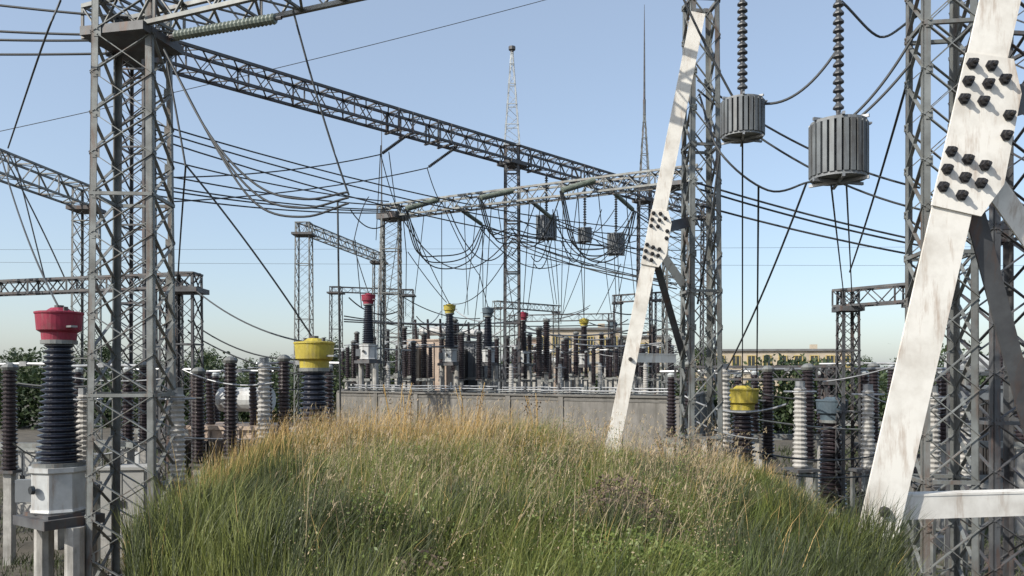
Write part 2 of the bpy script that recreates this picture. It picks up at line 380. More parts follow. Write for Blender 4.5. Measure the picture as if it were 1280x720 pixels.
small_gantry('low lattice beam at right of the wall corner above the yellow-headed transformer', G(858, 22), G(1036, 21), 3.25, .3, .34, 'steel_dark')
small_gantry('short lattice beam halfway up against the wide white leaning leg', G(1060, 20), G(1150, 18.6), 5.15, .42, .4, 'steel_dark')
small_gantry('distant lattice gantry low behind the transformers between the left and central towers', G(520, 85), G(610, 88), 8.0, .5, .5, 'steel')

# ------------------------------------------------------------------ insulator shapes
def sheds(z0, z1, r0, r1, n, lip=1.35):
    pr = []; L = z1 - z0
    for i in range(n):
        t0 = i / n; t1 = (i + 1) / n; ra = r0 + (r1 - r0) * t0
        pr += [(t0, ra / lip), (t0 + (t1 - t0) * .45, ra), (t0 + (t1 - t0) * .6, ra), (t0 + (t1 - t0) * .8, ra / lip)]
    pr.append((1, r1 / lip)); return pr
def make_ct():
    r = empty('current_transformer')
    MB().box((0, 0, .9), (1.0, .9, .14)).box((0, 0, .99), (.8, .7, .06)).build('base_frame', 'steel_dark', r)
    m = MB()
    m.lathe((0, 0, 1.02), (0, 0, 1.72), ((0, .39), (.04, .42), (.1, .40), (.86, .40), (.9, .44), (1, .44)), 8)
    m.build('tank', 'tank', r)
    MB().box((-.32, -.34, 1.35), (.26, .12, .34), R(45)).build('terminal_box', 'grey', r)
    m = MB(); m.lathe((0, 0, 1.72), (0, 0, 3.62), sheds(0, 1, .33, .205, 22), 20)
    m.build('insulator', 'porcelain_blue', r)
    m = MB(); m.lathe((0, 0, 3.62), (0, 0, 4.1), ((0, .18), (.06, .24), (.32, .25), (.40, .31), (.9, .33), (.93, .345), (.98, .345), (1, .31)), 32)
    m.lathe((0, 0, 4.1), (0, 0, 4.16), ((0, .2), (1, .12)), 12)
    m.build('head', 'red', r)
    for z, q in ((3.6, .26), (1.72, .37)): MB().lathe((0, 0, z), (0, 0, z + .06), ((0, q), (1, q)), 20).build('flange', 'steel', r)
    m = MB(); m.lathe((0, 0, 4.14), (0, 0, 4.2), ((0, .07), (1, .07)), 8); m.box((.2, 0, 4.13), (.03, .06, .08)); m.box((-.2, 0, 4.13), (.03, .06, .08)); m.build('breather', 'steel_dark', r)
    MB().lathe((.1, -.42, 1.4), (.1, -.47, 1.4), ((0, .07), (1, .06)), 12).build('oil_gauge', 'glass', r)
    for x in (-.35, .35): MB().box((x, 0, 3.86), (.22, .10, .03)).build('terminal', 'alu', r)
    for x in (-.48, .48):
        m = MB(); m.lathe((x, 0, -2.7), (x, 0, .83), ((0, .15), (1, .14)), 10); m.build('support_post', 'concrete', r)
    m = MB()
    m.bar((-.36, -.16, -1.2), (.36, -.16, -.3), .05); m.bar((.36, -.16, -1.2), (-.36, -.16, -.3), .05); m.build('cross_brace', 'steel', r)
    return r
ct = make_ct(); tag(ct, 'x', 'current transformer')
def use_ct(used, px, d, top_y, paint, rz, label, ins=None):
    p = at(px, top_y, d); o = place(ct, used, (p.x, p.y, p.z - 4.16 * 1.18), rz, label, 'oil current transformers with painted heads', 1.18)
    for ch in o.children:
        if ch.name.startswith('head'):
            if used: ch.data = ch.data.copy()
            ch.data.materials[0] = M[paint]
        if ins and ch.name.startswith('insulator'):
            if used: ch.data = ch.data.copy()
            ch.data.materials[0] = M[ins]
    return o, p
CT = {}
for i, (px, d, ty, paint, lab, ins) in enumerate((
    (460.5, 45, 367, 'red', 'red-headed current transformer on white posts at the left end of the wall', None),
    (562, 51, 380, 'yellow', 'yellow-headed current transformer in front of the cream transformer tank', None),
    (610, 53.6, 384, 'bluegrey', 'blue-grey-headed current transformer just left of the central lattice tower', None),
    (653.5, 57.6, 390, 'red', 'red-headed current transformer just right of the central lattice tower', 'porcelain'),
    (730, 64, 398, 'yellow', 'yellow-headed current transformer in front of the beige building', 'porcelain'),
    (766, 68, 402, 'bluegrey', 'blue-grey-headed current transformer nearest to the thin white leaning leg', 'porcelain'),
    (74, 14.6, 385, 'red', 'big near red-headed current transformer left of the broad lattice column', None),
    (393, 16, 423, 'yellow', 'big near yellow-headed current transformer left of the grassy bank', None),
    (928, 19.5, 482, 'yellow', 'near yellow-headed current transformer right of the grassy bank', 'porcelain'),
    (1040, 20.5, 496, 'bluegrey', 'near blue-grey-headed current transformer left of the wide white leaning leg', 'porcelain'))):
    CT[i] = use_ct(i > 0, px, d, ty, paint, R(-35 + 7 * (i % 3)), lab, ins)[1]

# disconnector: two posts insulators and a horizontal arm on a concrete stand
def make_disc():
    r = empty('disconnector_switch')
    for x in (-1.0, 1.0):
        MB().box((x, 0, .95), (.24, .24, 2.9)).build('support_post', 'concrete', r)
        MB().lathe((x, 0, 2.58), (x, 0, 4.4), sheds(0, 1, .17, .13, 17), 12).build('insulator', 'porcelain', r)
        MB().lathe((x, 0, 4.4), (x, 0, 4.52), ((0, .11), (.6, .13), (1, .08)), 10).build('cap', 'steel_light', r)
    m = MB(); m.box((0, .0, 2.46), (2.6, .16, .16)); m.box((0, -.22, 2.40), (2.4, .05, .05)); m.build('base_frame', 'steel', r)
    m = MB(); m.tube([(-1.35, 0, 4.56), (0, 0, 4.58), (1.35, 0, 4.56)], .04, 8); m.box((0, 0, 4.58), (.22, .1, .12)); m.build('contact_arm', 'alu', r)
    MB().box((-1.0, -.26, 1.5), (.34, .26, .5)).build('operating_box', 'tank', r)
    return tag(r, 'x', 'disconnector')
disc = make_disc()
def make_post():
    r = empty('post_insulator')
    MB().box((0, 0, 1.0), (.22, .22, 3.0)).build('support_post', 'concrete', r)
    MB().box((0, 0, 2.54), (.42, .42, .08)).build('base_plate', 'steel_dark', r)
    MB().lathe((0, 0, 2.58), (0, 0, 5.3), sheds(0, 1, .21, .19, 24), 12).build('insulator', 'porcelain', r)
    MB().lathe((0, 0, 5.3), (0, 0, 5.5), ((0, .19), (.4, .22), (.8, .15), (1, .06)), 10).build('cap', 'steel', r)
    return tag(r, 'x', 'post insulator')
post = make_post()
def make_arr():
    r = empty('surge_arrester')
    m = MB()
    for x, y in ((-.22, -.22), (.22, -.22), (.22, .22), (-.22, .22)): m.box((x, y, .6), (.07, .07, 2.4))
    for z in (.3, 1.0, 1.75): m.box((0, -.22, z), (.4, .04, .04)); m.box((.22, 0, z), (.04, .4, .04))
    m.build('stand', 'steel', r)
    MB().box((0, 0, 1.84), (.56, .56, .06)).build('base_plate', 'steel_dark', r)
    MB().lathe((0, 0, 1.88), (0, 0, 3.6), sheds(0, 1, .16, .13, 18, 1.25), 12).build('insulator', 'arrester', r)
    MB().lathe((0, 0, 3.6), (0, 0, 3.72), ((0, .1), (1, .1)), 8).build('cap', 'alu', r)
    m = MB(); m.tube([(.32 * math.cos(a), .32 * math.sin(a), 3.5) for a in [k * math.pi / 8 for k in range(17)]], .02); m.build('grading_ring', 'alu', r)
    return tag(r, 'x', 'surge arrester')
arr = make_arr()
def ground_place(proto, used, px, d, rz, label, group, s=1., dz=0.):
    p = G(px, d); return place(proto, used, (p.x, p.y, gz(p.x, p.y) + dz), rz, label, group, s)
BACK_D = 'dark disconnectors on concrete posts in the yard'
where = ['close behind the left end of the wall', 'behind the wall right of the left lattice column', 'left of the cream transformer tank', 'in front of the cream transformer tank', 'in front of the grey transformer tank',
         'left of the central tower foot', 'right of the central tower foot', 'left of the beige building', 'in front of the beige building', 'right of the rightmost yellow-headed transformer', 'behind the thin white leaning leg', 'beyond the thin white leaning leg',
         'far left beyond the wall corner', 'in the farther row behind the red-headed transformer']
for i, (px, d) in enumerate(((447, 48), (497, 50), (522, 49), (545, 57), (590, 58), (628, 50), (672, 55), (690, 62), (712, 70), (748, 60), (786, 54), (822, 50), (415, 52), (664, 74))):
    ground_place(disc, i > 0, px, d, R(-38 + random.uniform(-8, 8)), 'dark disconnector on concrete posts standing ' + where[i], BACK_D, 1 + random.uniform(-.04, .05), .3)
for i, (px, d, wh) in enumerate(((128, 20, 'just left of the broad near lattice column'), (30, 19, 'at the left edge behind the big red-headed transformer'), (300, 24, 'behind the near cream transformer tank'), (372, 21, 'just left of the big near yellow-headed transformer'),
                                 (880, 22, 'left of the near yellow-headed transformer on the right'), (985, 23, 'between the two near transformers on the right'), (1130, 20, 'behind the wide white leaning leg'), (1225, 21, 'at the foot of the right edge tower'), (210, 25, 'behind the low gantry beside the broad near column'), (1075, 26, 'farther back left of the wide white leaning leg'))):
    ground_place(disc, True, px, d, R(random.uniform(-30, -10)), 'near disconnector with brown insulators ' + wh, 'near disconnectors in the side bays', .92)
pl = ['left of the left lattice column', 'right of the left lattice column', 'touching the left side of the cream tank', 'at the middle of the cream tank', 'at the right side of the cream tank', 'between the cream and grey tanks', 'beside the grey tank',
      'between the blue-grey head and the central tower', 'beside the red head right of the tower', 'left of the pale pink building', 'in front of the pale pink building', 'left of the yellow head by the beige building', 'right of the yellow head by the beige building', 'under the blue-grey head at the right', 'left of the thin white leaning leg', 'right of the thin white leaning leg']
for i, (px, d) in enumerate(((442, 50), (505, 52), (517, 47), (530, 50), (552, 53), (577, 50), (599, 49), (621, 58), (648, 54), (674, 51), (697, 58), (708, 54), (742, 57), (760, 62), (780, 66), (836, 44))):
    ground_place(post, i > 0, px, d, 0, 'tall dark ribbed post insulator standing ' + pl[i], 'tall dark post insulators in the walled yard', 1 + random.uniform(-.12, .1), .2)
for i, (px, d, wh) in enumerate(((248, 19, 'just left of the near cream transformer tank'), (288, 18.3, 'at the front of the near cream transformer tank'), (355, 19, 'right of the near cream transformer tank'), (12, 17, 'at the extreme left edge'), (180, 23, 'seen through the broad near lattice column'),
                                 (862, 20, 'just beyond the right wall corner'), (960, 20, 'right of the near yellow-headed transformer'), (1010, 19, 'left of the near blue-grey-headed transformer'), (1092, 22, 'left of the foot of the wide white leaning leg'), (1160, 19, 'right of the wide white leaning leg'))):
    ground_place(post, True, px, d, 0, 'near brown ribbed post insulator ' + wh, 'near post insulators in the side bays', .78)
for i, (px, d, wh) in enumerate(((807, 42, 'right of the thin white leaning leg'), (485, 45, 'at the foot of the left lattice column'), (639, 44.5, 'at the foot of the central tower'), (700, 45, 'low in front of the beige building'), (750, 47, 'right of the beige building front'),
                                 (1165, 15, 'below the wide white leaning leg at the right'), (1205, 16.5, 'right of the one below the wide white leaning leg'), (105, 15.5, 'between the big red-headed transformer and the broad column'), (222, 15.6, 'right of the broad near lattice column'), (330, 17, 'in front of the near cream tank'), (905, 17.5, 'beside the near yellow-headed transformer on the right'), (1000, 17, 'between the near transformers on the right'), (1085, 17.5, 'left of the foot of the wide white leg'))):
    ground_place(arr, i > 0, px, d, R(20), 'pale ribbed surge arrester ' + wh, 'pale surge arresters', 1, .0)

FR = 'farther dark posts crowding the walled yard'
for i, (px, d, wh) in enumerate(((446, 66, 'at the left wall corner'), (468, 60, 'behind the red head by the wall corner'), (484, 68, 'behind the left lattice column'), (513, 72, 'left of the cream tank'), (568, 54, 'right of the yellow head by the cream tank'), (607, 62, 'behind the blue-grey head by the tower'),
                                 (634, 60, 'behind the foot of the central tower'), (662, 64, 'right of the red head by the tower'), (683, 52, 'before the pale pink building'), (704, 70, 'between the pale pink and beige buildings'), (720, 62, 'left of the rightmost yellow head'), (752, 70, 'right of the rightmost yellow head'), (776, 60, 'right of the rightmost blue-grey head'), (796, 56, 'behind the narrow white leg'), (816, 60, 'right of the narrow white leg'))):
    ground_place(post, True, px, d, 0, 'farther dark post insulator ' + wh, FR, 1.12 + random.uniform(-.1, .12), .2)
for i, (px, d, wh) in enumerate(((455, 70, 'beyond the left wall corner'), (509, 62, 'between the left column and the cream tank'), (618, 70, 'left of the central tower'), (655, 66, 'right of the central tower'), (700, 76, 'before the beige building'), (740, 72, 'behind the rightmost yellow head'), (768, 76, 'behind the rightmost blue-grey head'), (808, 70, 'behind the narrow white leg'))):
    ground_place(disc, True, px, d, R(-40), 'farther dark disconnector ' + wh, 'farther disconnectors in the walled yard', 1.15, .3)
# power transformers
def transformer(px, d, L, W, H, body, label, rz=-.4, cons=True, rads=(-.5, 0, .5), nf=5):
    p = G(px, d); r = empty('power_transformer', (p.x, p.y, gz(p.x, p.y)), rz); tag(r, label, 'power transformer')
    MB().box((0, 0, .25), (L + .6, W + .6, .5)).build('plinth', 'concrete', r)
    m = MB(); m.box((0, 0, .5 + H / 2), (L, W, H)); m.box((0, 0, .5 + H + .05), (L + .16, W + .16, .1))
    for k in range(5): m.box((-L / 2 + L * (k + .5) / 5, -W / 2 - .04, .5 + H / 2), (.07, .08, H * .96))
    m.build('tank', body, r)
    for k in rads:
        x = k * L * .84
        m = MB()
        for j in range(nf): m.box((x - .09 * (nf - 1) / 2 + j * .09, -W / 2 - .4, .5 + H * .5), (.035, .6, H * .78))
        m.tube([(x, -W / 2 - .02, .5 + H * .86), (x, -W / 2 - .7, .5 + H * .86)], .06); m.tube([(x, -W / 2 - .02, .5 + H * .14), (x, -W / 2 - .7, .5 + H * .14)], .06)
        m.build('radiator', 'rad', r)
    if cons:
        m = MB(); m.lathe((-L * .35, W * .2, H + 1.25), (L * .35, W * .2, H + 1.25), ((0, .05), (.01, .33), (.99, .33), (1, .05)), 16)
        m.build('conservator', 'tank', r)
        for q in (-.2, .2): MB().box((L * q, W * .2, H + .8), (.1, .5, .5)).build('conservator_bracket', 'steel', r)
    for k in range(3):
        x = -L * .3 + k * L * .3
        m = MB(); m.lathe((x, -W * .25, .6 + H), (x, -W * .32, 2.0 + H), sheds(0, 1, .13, .09, 14), 10); m.build('bushing', 'porcelain', r)
transformer(540, 56, 3.1, 2.4, 4.9, 'cream', 'faded cream power transformer tank with dark radiators right of the left lattice column', -.3, True, (-.5, -.12), 4)
transformer(590, 60, 2.8, 2.4, 5.0, 'grey', 'grey power transformer tank behind the yellow and blue-grey heads', -.3, True, (0, .5), 4)
transformer(640, 80, 3.0, 2.4, 3.6, 'grey', 'grey power transformer far behind the central tower', .2)
transformer(300, 21.5, 2.1, 1.5, 2.2, 'cream', 'near cream power transformer right of the broad lattice column', -.2)
transformer(700, 86, 3.4, 2.4, 3.4, 'cream', 'small distant cream transformer in front of the pale pink building', -.2)
transformer(1235, 26, 3.0, 2.0, 2.9, 'grey', 'grey power transformer at the right edge behind the tower', .1)
# control kiosks
def kiosk(px, d, rz, label, s=1.):
    p = G(px, d); r = empty('control_cabinet', (p.x, p.y, gz(p.x, p.y)), rz); r.scale = (s,) * 3; tag(r, label, 'control cabinet', 'control cabinets')
    MB().box((0, 0, .15), (1.0, .7, .5)).build('plinth', 'concrete', r)
    m = MB(); m.box((0, 0, 1.15), (.95, .62, 1.5)); m.box((0, 0, 1.93), (1.08, .76, .06)); m.build('body', 'plaster3', r)
    for x in (-.235, .235):
        o = MB().box((x, -.325, 1.15), (.44, .03, 1.38)).build('door', 'plaster3', r); MB().box((x * .2, -.355, 1.15), (.03, .03, .16)).build('handle', 'bolt', o)
for a in ((420, 19, -.3, 'grey control cabinet with two doors left of the grassy bank'), (160, 18, .1, 'grey control cabinet behind the broad near lattice column foot'), (1110, 24, .2, 'grey control cabinet behind the foot of the wide white leg'), (900, 26, .3, 'grey control cabinet beyond the right wall corner'), (40, 23, -.2, 'grey control cabinet at the left edge')): kiosk(*a)

# ------------------------------------------------------------------ white leaning legs
def white_leg(pt, pb, d, wdt, label, gt, s, cross_y=None, extra=1.0, back=True, fu=1.):
    top = at(*pt, d); bot = at(*pb, d); dv = (bot - top).normalized(); side = Vector((0, 1, 0)).cross(dv).normalized()
    if side.x < 0: side = -side
    top0 = top - dv * extra; bot0 = bot + dv * 1.4
    root = empty('leaning_steel_leg', (bot0.x, bot0.y, bot0.z)); tag(root, label, 'pylon leg'); O = bot0
    def P(v): return Vector(v) - O
    m = MB()
    m.bar(P(top0), P(bot0), wdt, .022, up=(0, 1, 0))
    m.bar(P(top0 + side * (wdt / 2 - .011) + Vector((0, wdt * .45, 0))), P(bot0 + side * (wdt / 2 - .011) + Vector((0, wdt * .45, 0))), .02, wdt * .86, up=(0, 1, 0))
    m.build('leg', 'white', root)
    c = at(*gt, d)
    t_ = (c - top).dot(dv); c = top + dv * t_
    # gusset plate
    k = wdt
    def L2(u, v, y): return P(c + side * (u * k) + dv * (v * k) + Vector((0, y, 0)))
    gm = MB(); poly = [(-.56, -2.0), (.62, -2.1), (1.0, -1.3), (1.08, 1.0), (.7, 1.9), (-.56, 1.9)]
    for y in (-.034, -.013):
        for u, v in poly: gm.v.append(tuple(L2(u, v, y)))
    n = len(poly); gm.f = [tuple(range(n)), tuple(reversed(range(n, 2 * n)))] + [(i, n + i, n + (i + 1) % n, (i + 1) % n) for i in range(n)]
    gp = gm.build('gusset_plate', 'white', root)
    for (u, v) in [(-.38, -1.75), (.1, -1.8), (-.38, -1.3), (.12, -1.35), (.5, -1.55), (-.38, -.85), (.1, -.9), (-.4, .5), (.05, .6), (-.4, .95), (.08, 1.05), (-.4, 1.4), (.1, 1.5), (.5, 1.1), (.5, .65), (.8, -.7), (.85, -.2)]:
        b = MB(); a_ = L2(u, v, -.035); b.lathe(a_, a_ + Vector((0, -.055 * k / .22, 0)), ((0, .15 * k), (.12, .15 * k), (.14, .105 * k), (.55, .105 * k), (.56, .055 * k), (1, .05 * k)), 6); b.build('bolt', 'bolt', gp)
    # braces going right
    def brace(name, u0, v0, u1, v1, wb, mt, y=.03, y1=None):
        u1 = u0 + (u1 - u0) * fu; v1 = v0 + (v1 - v0) * fu
        m = MB(); m.bar(L2(u0, v0, y), L2(u1, v1, y if y1 is None else y1), wb, .02, up=(0, 1, 0)); m.bar(L2(u0, v0, y + wb * .4), L2(u1, v1, (y if y1 is None else y1) + wb * .4), .02, wb * .7, up=(0, 1, 0)); m.build(name, mt, root)
    brace('brace', .7, -1.0, 6.2, -4.6, k * .75, 'steel_dark', .03, .9)
    brace('brace', .8, .9, 5.6, 3.6, k * .6, 'white', .03, .7)
    brace('brace', .5, 1.5, 9.0, 13.5, k * .5, 'steel_dark', .05, 1.2)
    # back leg, steeper
    if cross_y:
        q = at(*cross_y, d); tq = (q - top).dot(dv); q = top + dv * tq
        m = MB(); m.bar(P(q + Vector((.0, .06, 0))), P(q + Vector((s, .5, 0))), .03, k * .62); m.bar(P(q + Vector((.0, .12, k * .3))), P(q + Vector((s, .56, k * .3))), .16, .02); m.build('cross_member', 'white', root)
        b = MB(); a_ = P(q + Vector((0, -.012, -.02))); b.lathe(a_, a_ + Vector((0, -.06, 0)), ((0, .14 * k), (.4, .14 * k), (1, .08 * k)), 8); b.build('bolt', 'bolt', root)
    if not back: return root
    m = MB(); br = bot0 + Vector((s, .55, 0)); tr = top0 + Vector((.0 + s * .72, .55, 0)); m.bar(P(br), P(tr), k * .55, .022, up=(0, 1, 0)); m.bar(P(br + Vector((.05, .1, 0))), P(tr + Vector((.05, .1, 0))), .022, k * .5, up=(0, 1, 0)); m.build('back_leg', 'white', root)
    return root
white_leg((842, 172), (771, 532), 13.2, .235, 'narrow white leaning steel leg with bolted plate rising from the tall grass', (823, 300), .85, (796, 449), 2.1, False, .5)
t = tag(empty('lattice_tower'), 'grey lattice tower just right of the open sky, propped by the narrow white leaning leg', 'tower')
column(t, G(876, 14.1).x, 14.1, -.6, 9.55, .62, .5, .085, .045, 16, 'steel', R(5))
white_leg((1250, 0), (1085, 720), 7.2, .36, 'wide near white leaning steel leg with dark bolts at the right', (1207, 170), 2.6, (1120, 640), 1.2, False)

# ------------------------------------------------------------------ strings, traps, wires
def string(a, b, r, name, label, group, m='string', n=14, thing='insulator_string', lip=2.2):
    a = Vector(a); b = Vector(b); root = empty(thing, a); tag(root, label, 'insulator string', group)
    d = (b - a); u = d.normalized()
    MB().lathe(u * .12, d - u * .12, sheds(0, 1, r, r, n, lip), 10).build('discs', m, root)
    m1 = MB(); m1.tube([(0, 0, 0), u * .14], .03); m1.build('fitting', 'steel_dark', root)
    m1 = MB(); m1.tube([d - u * .14, d], .03); m1.build('fitting', 'steel_dark', root)
    return b
def trap(top, r, h, label):
    p = Vector(top); root = empty('line_trap', p - Vector((0, 0, h))); tag(root, label, 'line trap', 'slatted line traps hanging from strings')
    m = MB()
    for k in range(26):
        a = 2 * math.pi * k / 26; m.box((r * math.cos(a), r * math.sin(a), h / 2), (.06, r * .17, h * .86), a)
    m.build('winding', 'trap', root)
    MB().lathe((0, 0, h * .06), (0, 0, h * .94), ((0, r * .8), (1, r * .8)), 20).build('core', 'grey', root)
    for z in (0.02, .93):
        m = MB(); m.lathe((0, 0, h * z), (0, 0, h * (z + .05)), ((0, r * 1.04), (1, r * 1.04)), 24); m.build('end_ring', 'grey', root)
    m = MB(); m.tube([(0, 0, h * .98), (0, 0, h * 1.08)], .05); m.build('hanger', 'steel_dark', root)
    for zz, nm in ((h * 1.0, 'end_spider'), (-.01, 'end_spider')):
        m = MB()
        for a in (0.3, 1.35, 2.4): m.box((0, 0, zz), (r * 2.3, r * .1, h * .05), a)
        m.build(nm, 'alu', root)
    MB().box((r * 1.12, 0, h * .97), (r * .3, r * .2, h * .03)).build('terminal', 'alu', root)
    return p
WN = {}
def wire(pts, label, group=None, sag=0., r=.02, n=18):
    pts = [Vector(p) for p in pts]; out = []
    if len(pts) == 2:
        a, b = pts
        for k in range(n + 1):
            t = k / n; p = a.lerp(b, t); p.z -= sag * 4 * t * (1 - t); out.append(p)
    else:      # smooth curve through the points
        P = [pts[0] * 2 - pts[1]] + pts + [pts[-1] * 2 - pts[-2]]
        for i in range(1, len(P) - 2):
            for k in range(8):
                t = k / 8; a, b, c, d = P[i - 1], P[i], P[i + 1], P[i + 2]
                out.append(.5 * ((2 * b) + (c - a) * t + (2 * a - 5 * b + 4 * c - d) * t * t + (3 * b - a - 3 * c + d) * t ** 3))
        out.append(P[-2])
    o = empty('x') if False else None
    base = out[0]; m = MB(); m.tube([p - base for p in out], r * (1.5 if base.y > 25 else 1.1), 5)
    ob = m.build('overhead_wire', 'wire', None, True); ob.location = base
    tag(ob, label, 'wire', group); return ob
def beamA(px):
    k = (px - CX) / F; t = (46 * k + 6.95) / (14.7 + 8 * k); return AL.lerp(AR, t)
def beamB(px):
    k = (px - CX) / F; d = 46.4 * .9625 / (.9625 - k) ; return Vector((k * d, d, 0))
def beamC(px):
    k = (px - CX) / F; s = (15 * k + 7.1) / (12.35 + 5.2 * k); return Cc.lerp(Cd, s)
# sausage strings on gantry A
names = ['leftmost', 'middle', 'rightmost']; endn = []; endf = []
for i, (pa, pe, qa, qe) in enumerate((((551, 249), (505, 262), (569, 257), (603, 281)), ((643, 238), (598, 248), (660, 248), (690, 273)), ((744, 225), (700, 239), (762, 236), (792, 263)))):
    A_ = beamA(pa[0]); a = Vector((A_.x, A_.y - .5, at(*pa, A_.y - .5).z)); E = at(*pe, A_.y - 1.6)
    string(a, E, .15, 0, 'thick %s grey-green insulator string lying along the lower gantry beam' % names[i], 'insulator strings on the lower beam', 'polymer', 26, lip=1.35); endn.append(E)
    A_ = beamA(qa[0]); a = at(qa[0], qa[1], A_.y + .5); E = at(*qe, A_.y + 3.2)
    string(a, E, .12, 0, '%s grey-green insulator string pulled down away behind the lower gantry beam' % names[i], 'insulator strings on the lower beam', 'polymer', 26, lip=1.35); endf.append(E)
# strings from beam B to the upper left
for i, (a, b, lab) in enumerate((((513, 166), (476, 193), 'short ribbed insulator string under the high beam, upper left'), ((573, 182), (534, 210), 'ribbed insulator string under the high beam left of the tower'))):
    A_ = beamB(a[0]); string(Vector((A_.x, A_.y, at(*a, A_.y).z)), at(*b, A_.y - 1.2), .085, 0, lab, None, 'string', 20)
    e = at(*b, A_.y - 1.2); q = (438, 200) if i == 0 else (438, 232)
    wire([e, at(178, q[1] + 22, 31)], 'thin conductor running left from the %s ribbed string' % ('upper' if i == 0 else 'lower'), None, .3)
    wire([e, at(503 if i == 0 else 552, 255, 44)] if i == 1 else [e, at(497, 262, 45.6)], 'slack dropper from the %s ribbed string to the lower beam' % ('upper' if i == 0 else 'lower'), None, .2, .017)
# hanging line traps
for i, (px, y0, y1, r, h, lab) in enumerate(((683, 200, 270, .60, 1.42, 'left of three'), (731, 226, 285, .42, .9, 'small middle one of three'), (770, 246, 292, .56, 1.42, 'right of three'))):
    A_ = beamB(px); a = Vector((A_.x, A_.y, ZB - .95)); b = at(px, y1, A_.y)
    b.x = a.x
    string(a, b, .11, 0, 'vertical ribbed string above the grey line trap, %s' % lab, 'strings holding line traps', 'string', 16)
    trap(b, r, h, 'grey slatted line trap hanging under the high beam, %s' % lab)
    for k in (-.12, .12) if i != 1 else (0,):
        q = {0: at(694, 380, 66), 1: at(730, 396, 64), 2: at(772, 368, 58)}[i]
        wire([b - Vector((-k, 0, h)), q + Vector((k, 0, 0))], '%s dropper wire below the hanging line trap, %s' % ('left' if k < 0 else 'right' if k > 0 else 'single', lab), 'dropper wires below the line traps', .1, .018)
# near traps on beam C
for px, y1, r, h, lab in ((928, 125, .26, .52, 'small near dark line trap'), (1048, 152, .33, .76, 'large near dark line trap')):
    A_ = beamC(px); b = at(px, y1, A_.y); a = Vector((b.x, b.y, ZC - .6))
    string(a, b, .07, 0, 'vertical string holding the %s' % lab, 'strings holding near line traps', 'string', 26)
    trap(b, r, h, lab + ' hanging high at the right of the picture')
    if px > 1000:
        for k in (-.1, .1): wire([b + Vector((k, 0, -h)), at(1060, 372, 20) + Vector((k, 0, 0))], '%s dropper wire below the large near line trap' % ('left' if k < 0 else 'right'), 'twin droppers below the large near trap', 0, .012)
    else: wire([b + Vector((0, 0, -h)), CT[8]], 'dropper from the small near line trap to the yellow head', None, .1, .012)
# jumpers on gantry A : deep loops
for i in range(3):
    e, f = endn[i], endf[i]
    for k in range(3):
        lo = at((e.x / e.y * F + CX) * .5 + (f.x / f.y * F + CX) * .5 + 6 * k - 6, (326, 292, 318)[i] + 8 * k - 6, (e.y + f.y) / 2)
        a = e + Vector((.08 * k, .1 * k, 0)); b = f + Vector((.08 * k, .1 * k, 0))
        wire([a, a.lerp(lo, .5) + Vector((-.25, 0, -1.0)), lo, b.lerp(lo, .5) + Vector((.35, 0, -.6)), b],
             '%s slack jumper loop under the %s pair of grey-green strings' % (('innermost', 'middle', 'lowest')[k], names[i]), 'slack jumper loops under the lower beam, %s pair' % names[i], r=.024)
# long conductors: left edge to lower gantry and beyond
LW = 'long conductors running in from the left over the lower gantry'
for i, (a, b, s) in enumerate((((172, 148, 31), (887, 288, 62.7), 1.2), ((172, 156, 31), (887, 296, 62.7), 1.3), ((172, 166, 31), (887, 312, 62.7), 1.4))):
    wire([at(*a), at(*b)], 'long conductor crossing from upper left past the central tower, %s of three' % ('upper', 'middle', 'lower')[i], LW, s, .024)
for i, (y, yb) in enumerate(((236, 252), (248, 257), (256, 262), (259, 264), (264, 266))):
    wire([at(176, y - 22 - (264 - y) * .8, 31), at(486 + 6 * (i % 2), yb, 45.4)], 'conductor number %s from the top arriving at the left gantry column' % ('one', 'two', 'three', 'four', 'five')[i], 'conductors arriving at the left column head', .25, .023)
# pairs going right from far strings
for i, (a, b, s) in enumerate(((endf[0], (887, 352, 62.7), .5), (endf[0] + Vector((.3, .3, -.25)), (887, 360, 62.7), .5), (endf[1], (887, 330, 62.7), .4), (endf[1] + Vector((.3, .3, -.25)), (887, 338, 62.7), .4), (endf[2], (887, 300, 62.7), .4), (endf[2] + Vector((.3, .3, -.25)), (887, 309, 62.7), .4))):
    wire([a, at(*b)], '%s conductor running down right from the %s far insulator string' % (('upper', 'lower')[i % 2], names[i // 2]), 'twin conductors leaving the %s far string' % names[i // 2], s, .024)
for i, (a, b) in enumerate((((640, 297, 50), (846, 356, 38.3)), ((640, 302, 50), (846, 361, 38.3)), ((636, 308, 50), (838, 350, 38.3)))):
    wire([at(*a), at(*b)], 'slack conductor sloping right from the central tower, %s of three' % ('upper', 'middle', 'lower')[i], 'conductors sloping right from the central tower', .3, .022)
# droppers to current transformers and equipment
def drop(a, b, lab, s=.2, r=.018): wire([a, b], lab, None, s, r)
drop(endn[0] + Vector((.1, 0, 0)), CT[1], 'long slack dropper from the left column head to the yellow head')
drop(endf[0], at(604, 400, 56), 'dropper from the leftmost far string into the yard')
drop(at(552, 252, 43.5), at(600, 345, 52), 'dropper from the lower beam to the bus left of the tower', .3)
drop(at(600, 345, 52), CT[2], 'thin dropper onto the blue-grey head by the tower', .05)
drop(at(615, 240, 45), CT[2] + Vector((-.2, 0, 0)), 'straight dropper from the lower beam to the blue-grey head', .15)
drop(at(606, 285, 47), at(592, 412, 60), 'nearly vertical dropper between yellow and blue-grey heads', .1)
drop(at(640, 310, 46.5), CT[1] + Vector((.2, 0, 0)), 'slack diagonal wire from the central tower down to the yellow head', .9)
drop(CT[3], at(662, 250, 42), 'dropper from the lower beam onto the red head right of the tower', .2)
drop(at(672, 245, 41.7), at(640, 320, 46), 'diagonal wire between lower beam and central tower', .3)
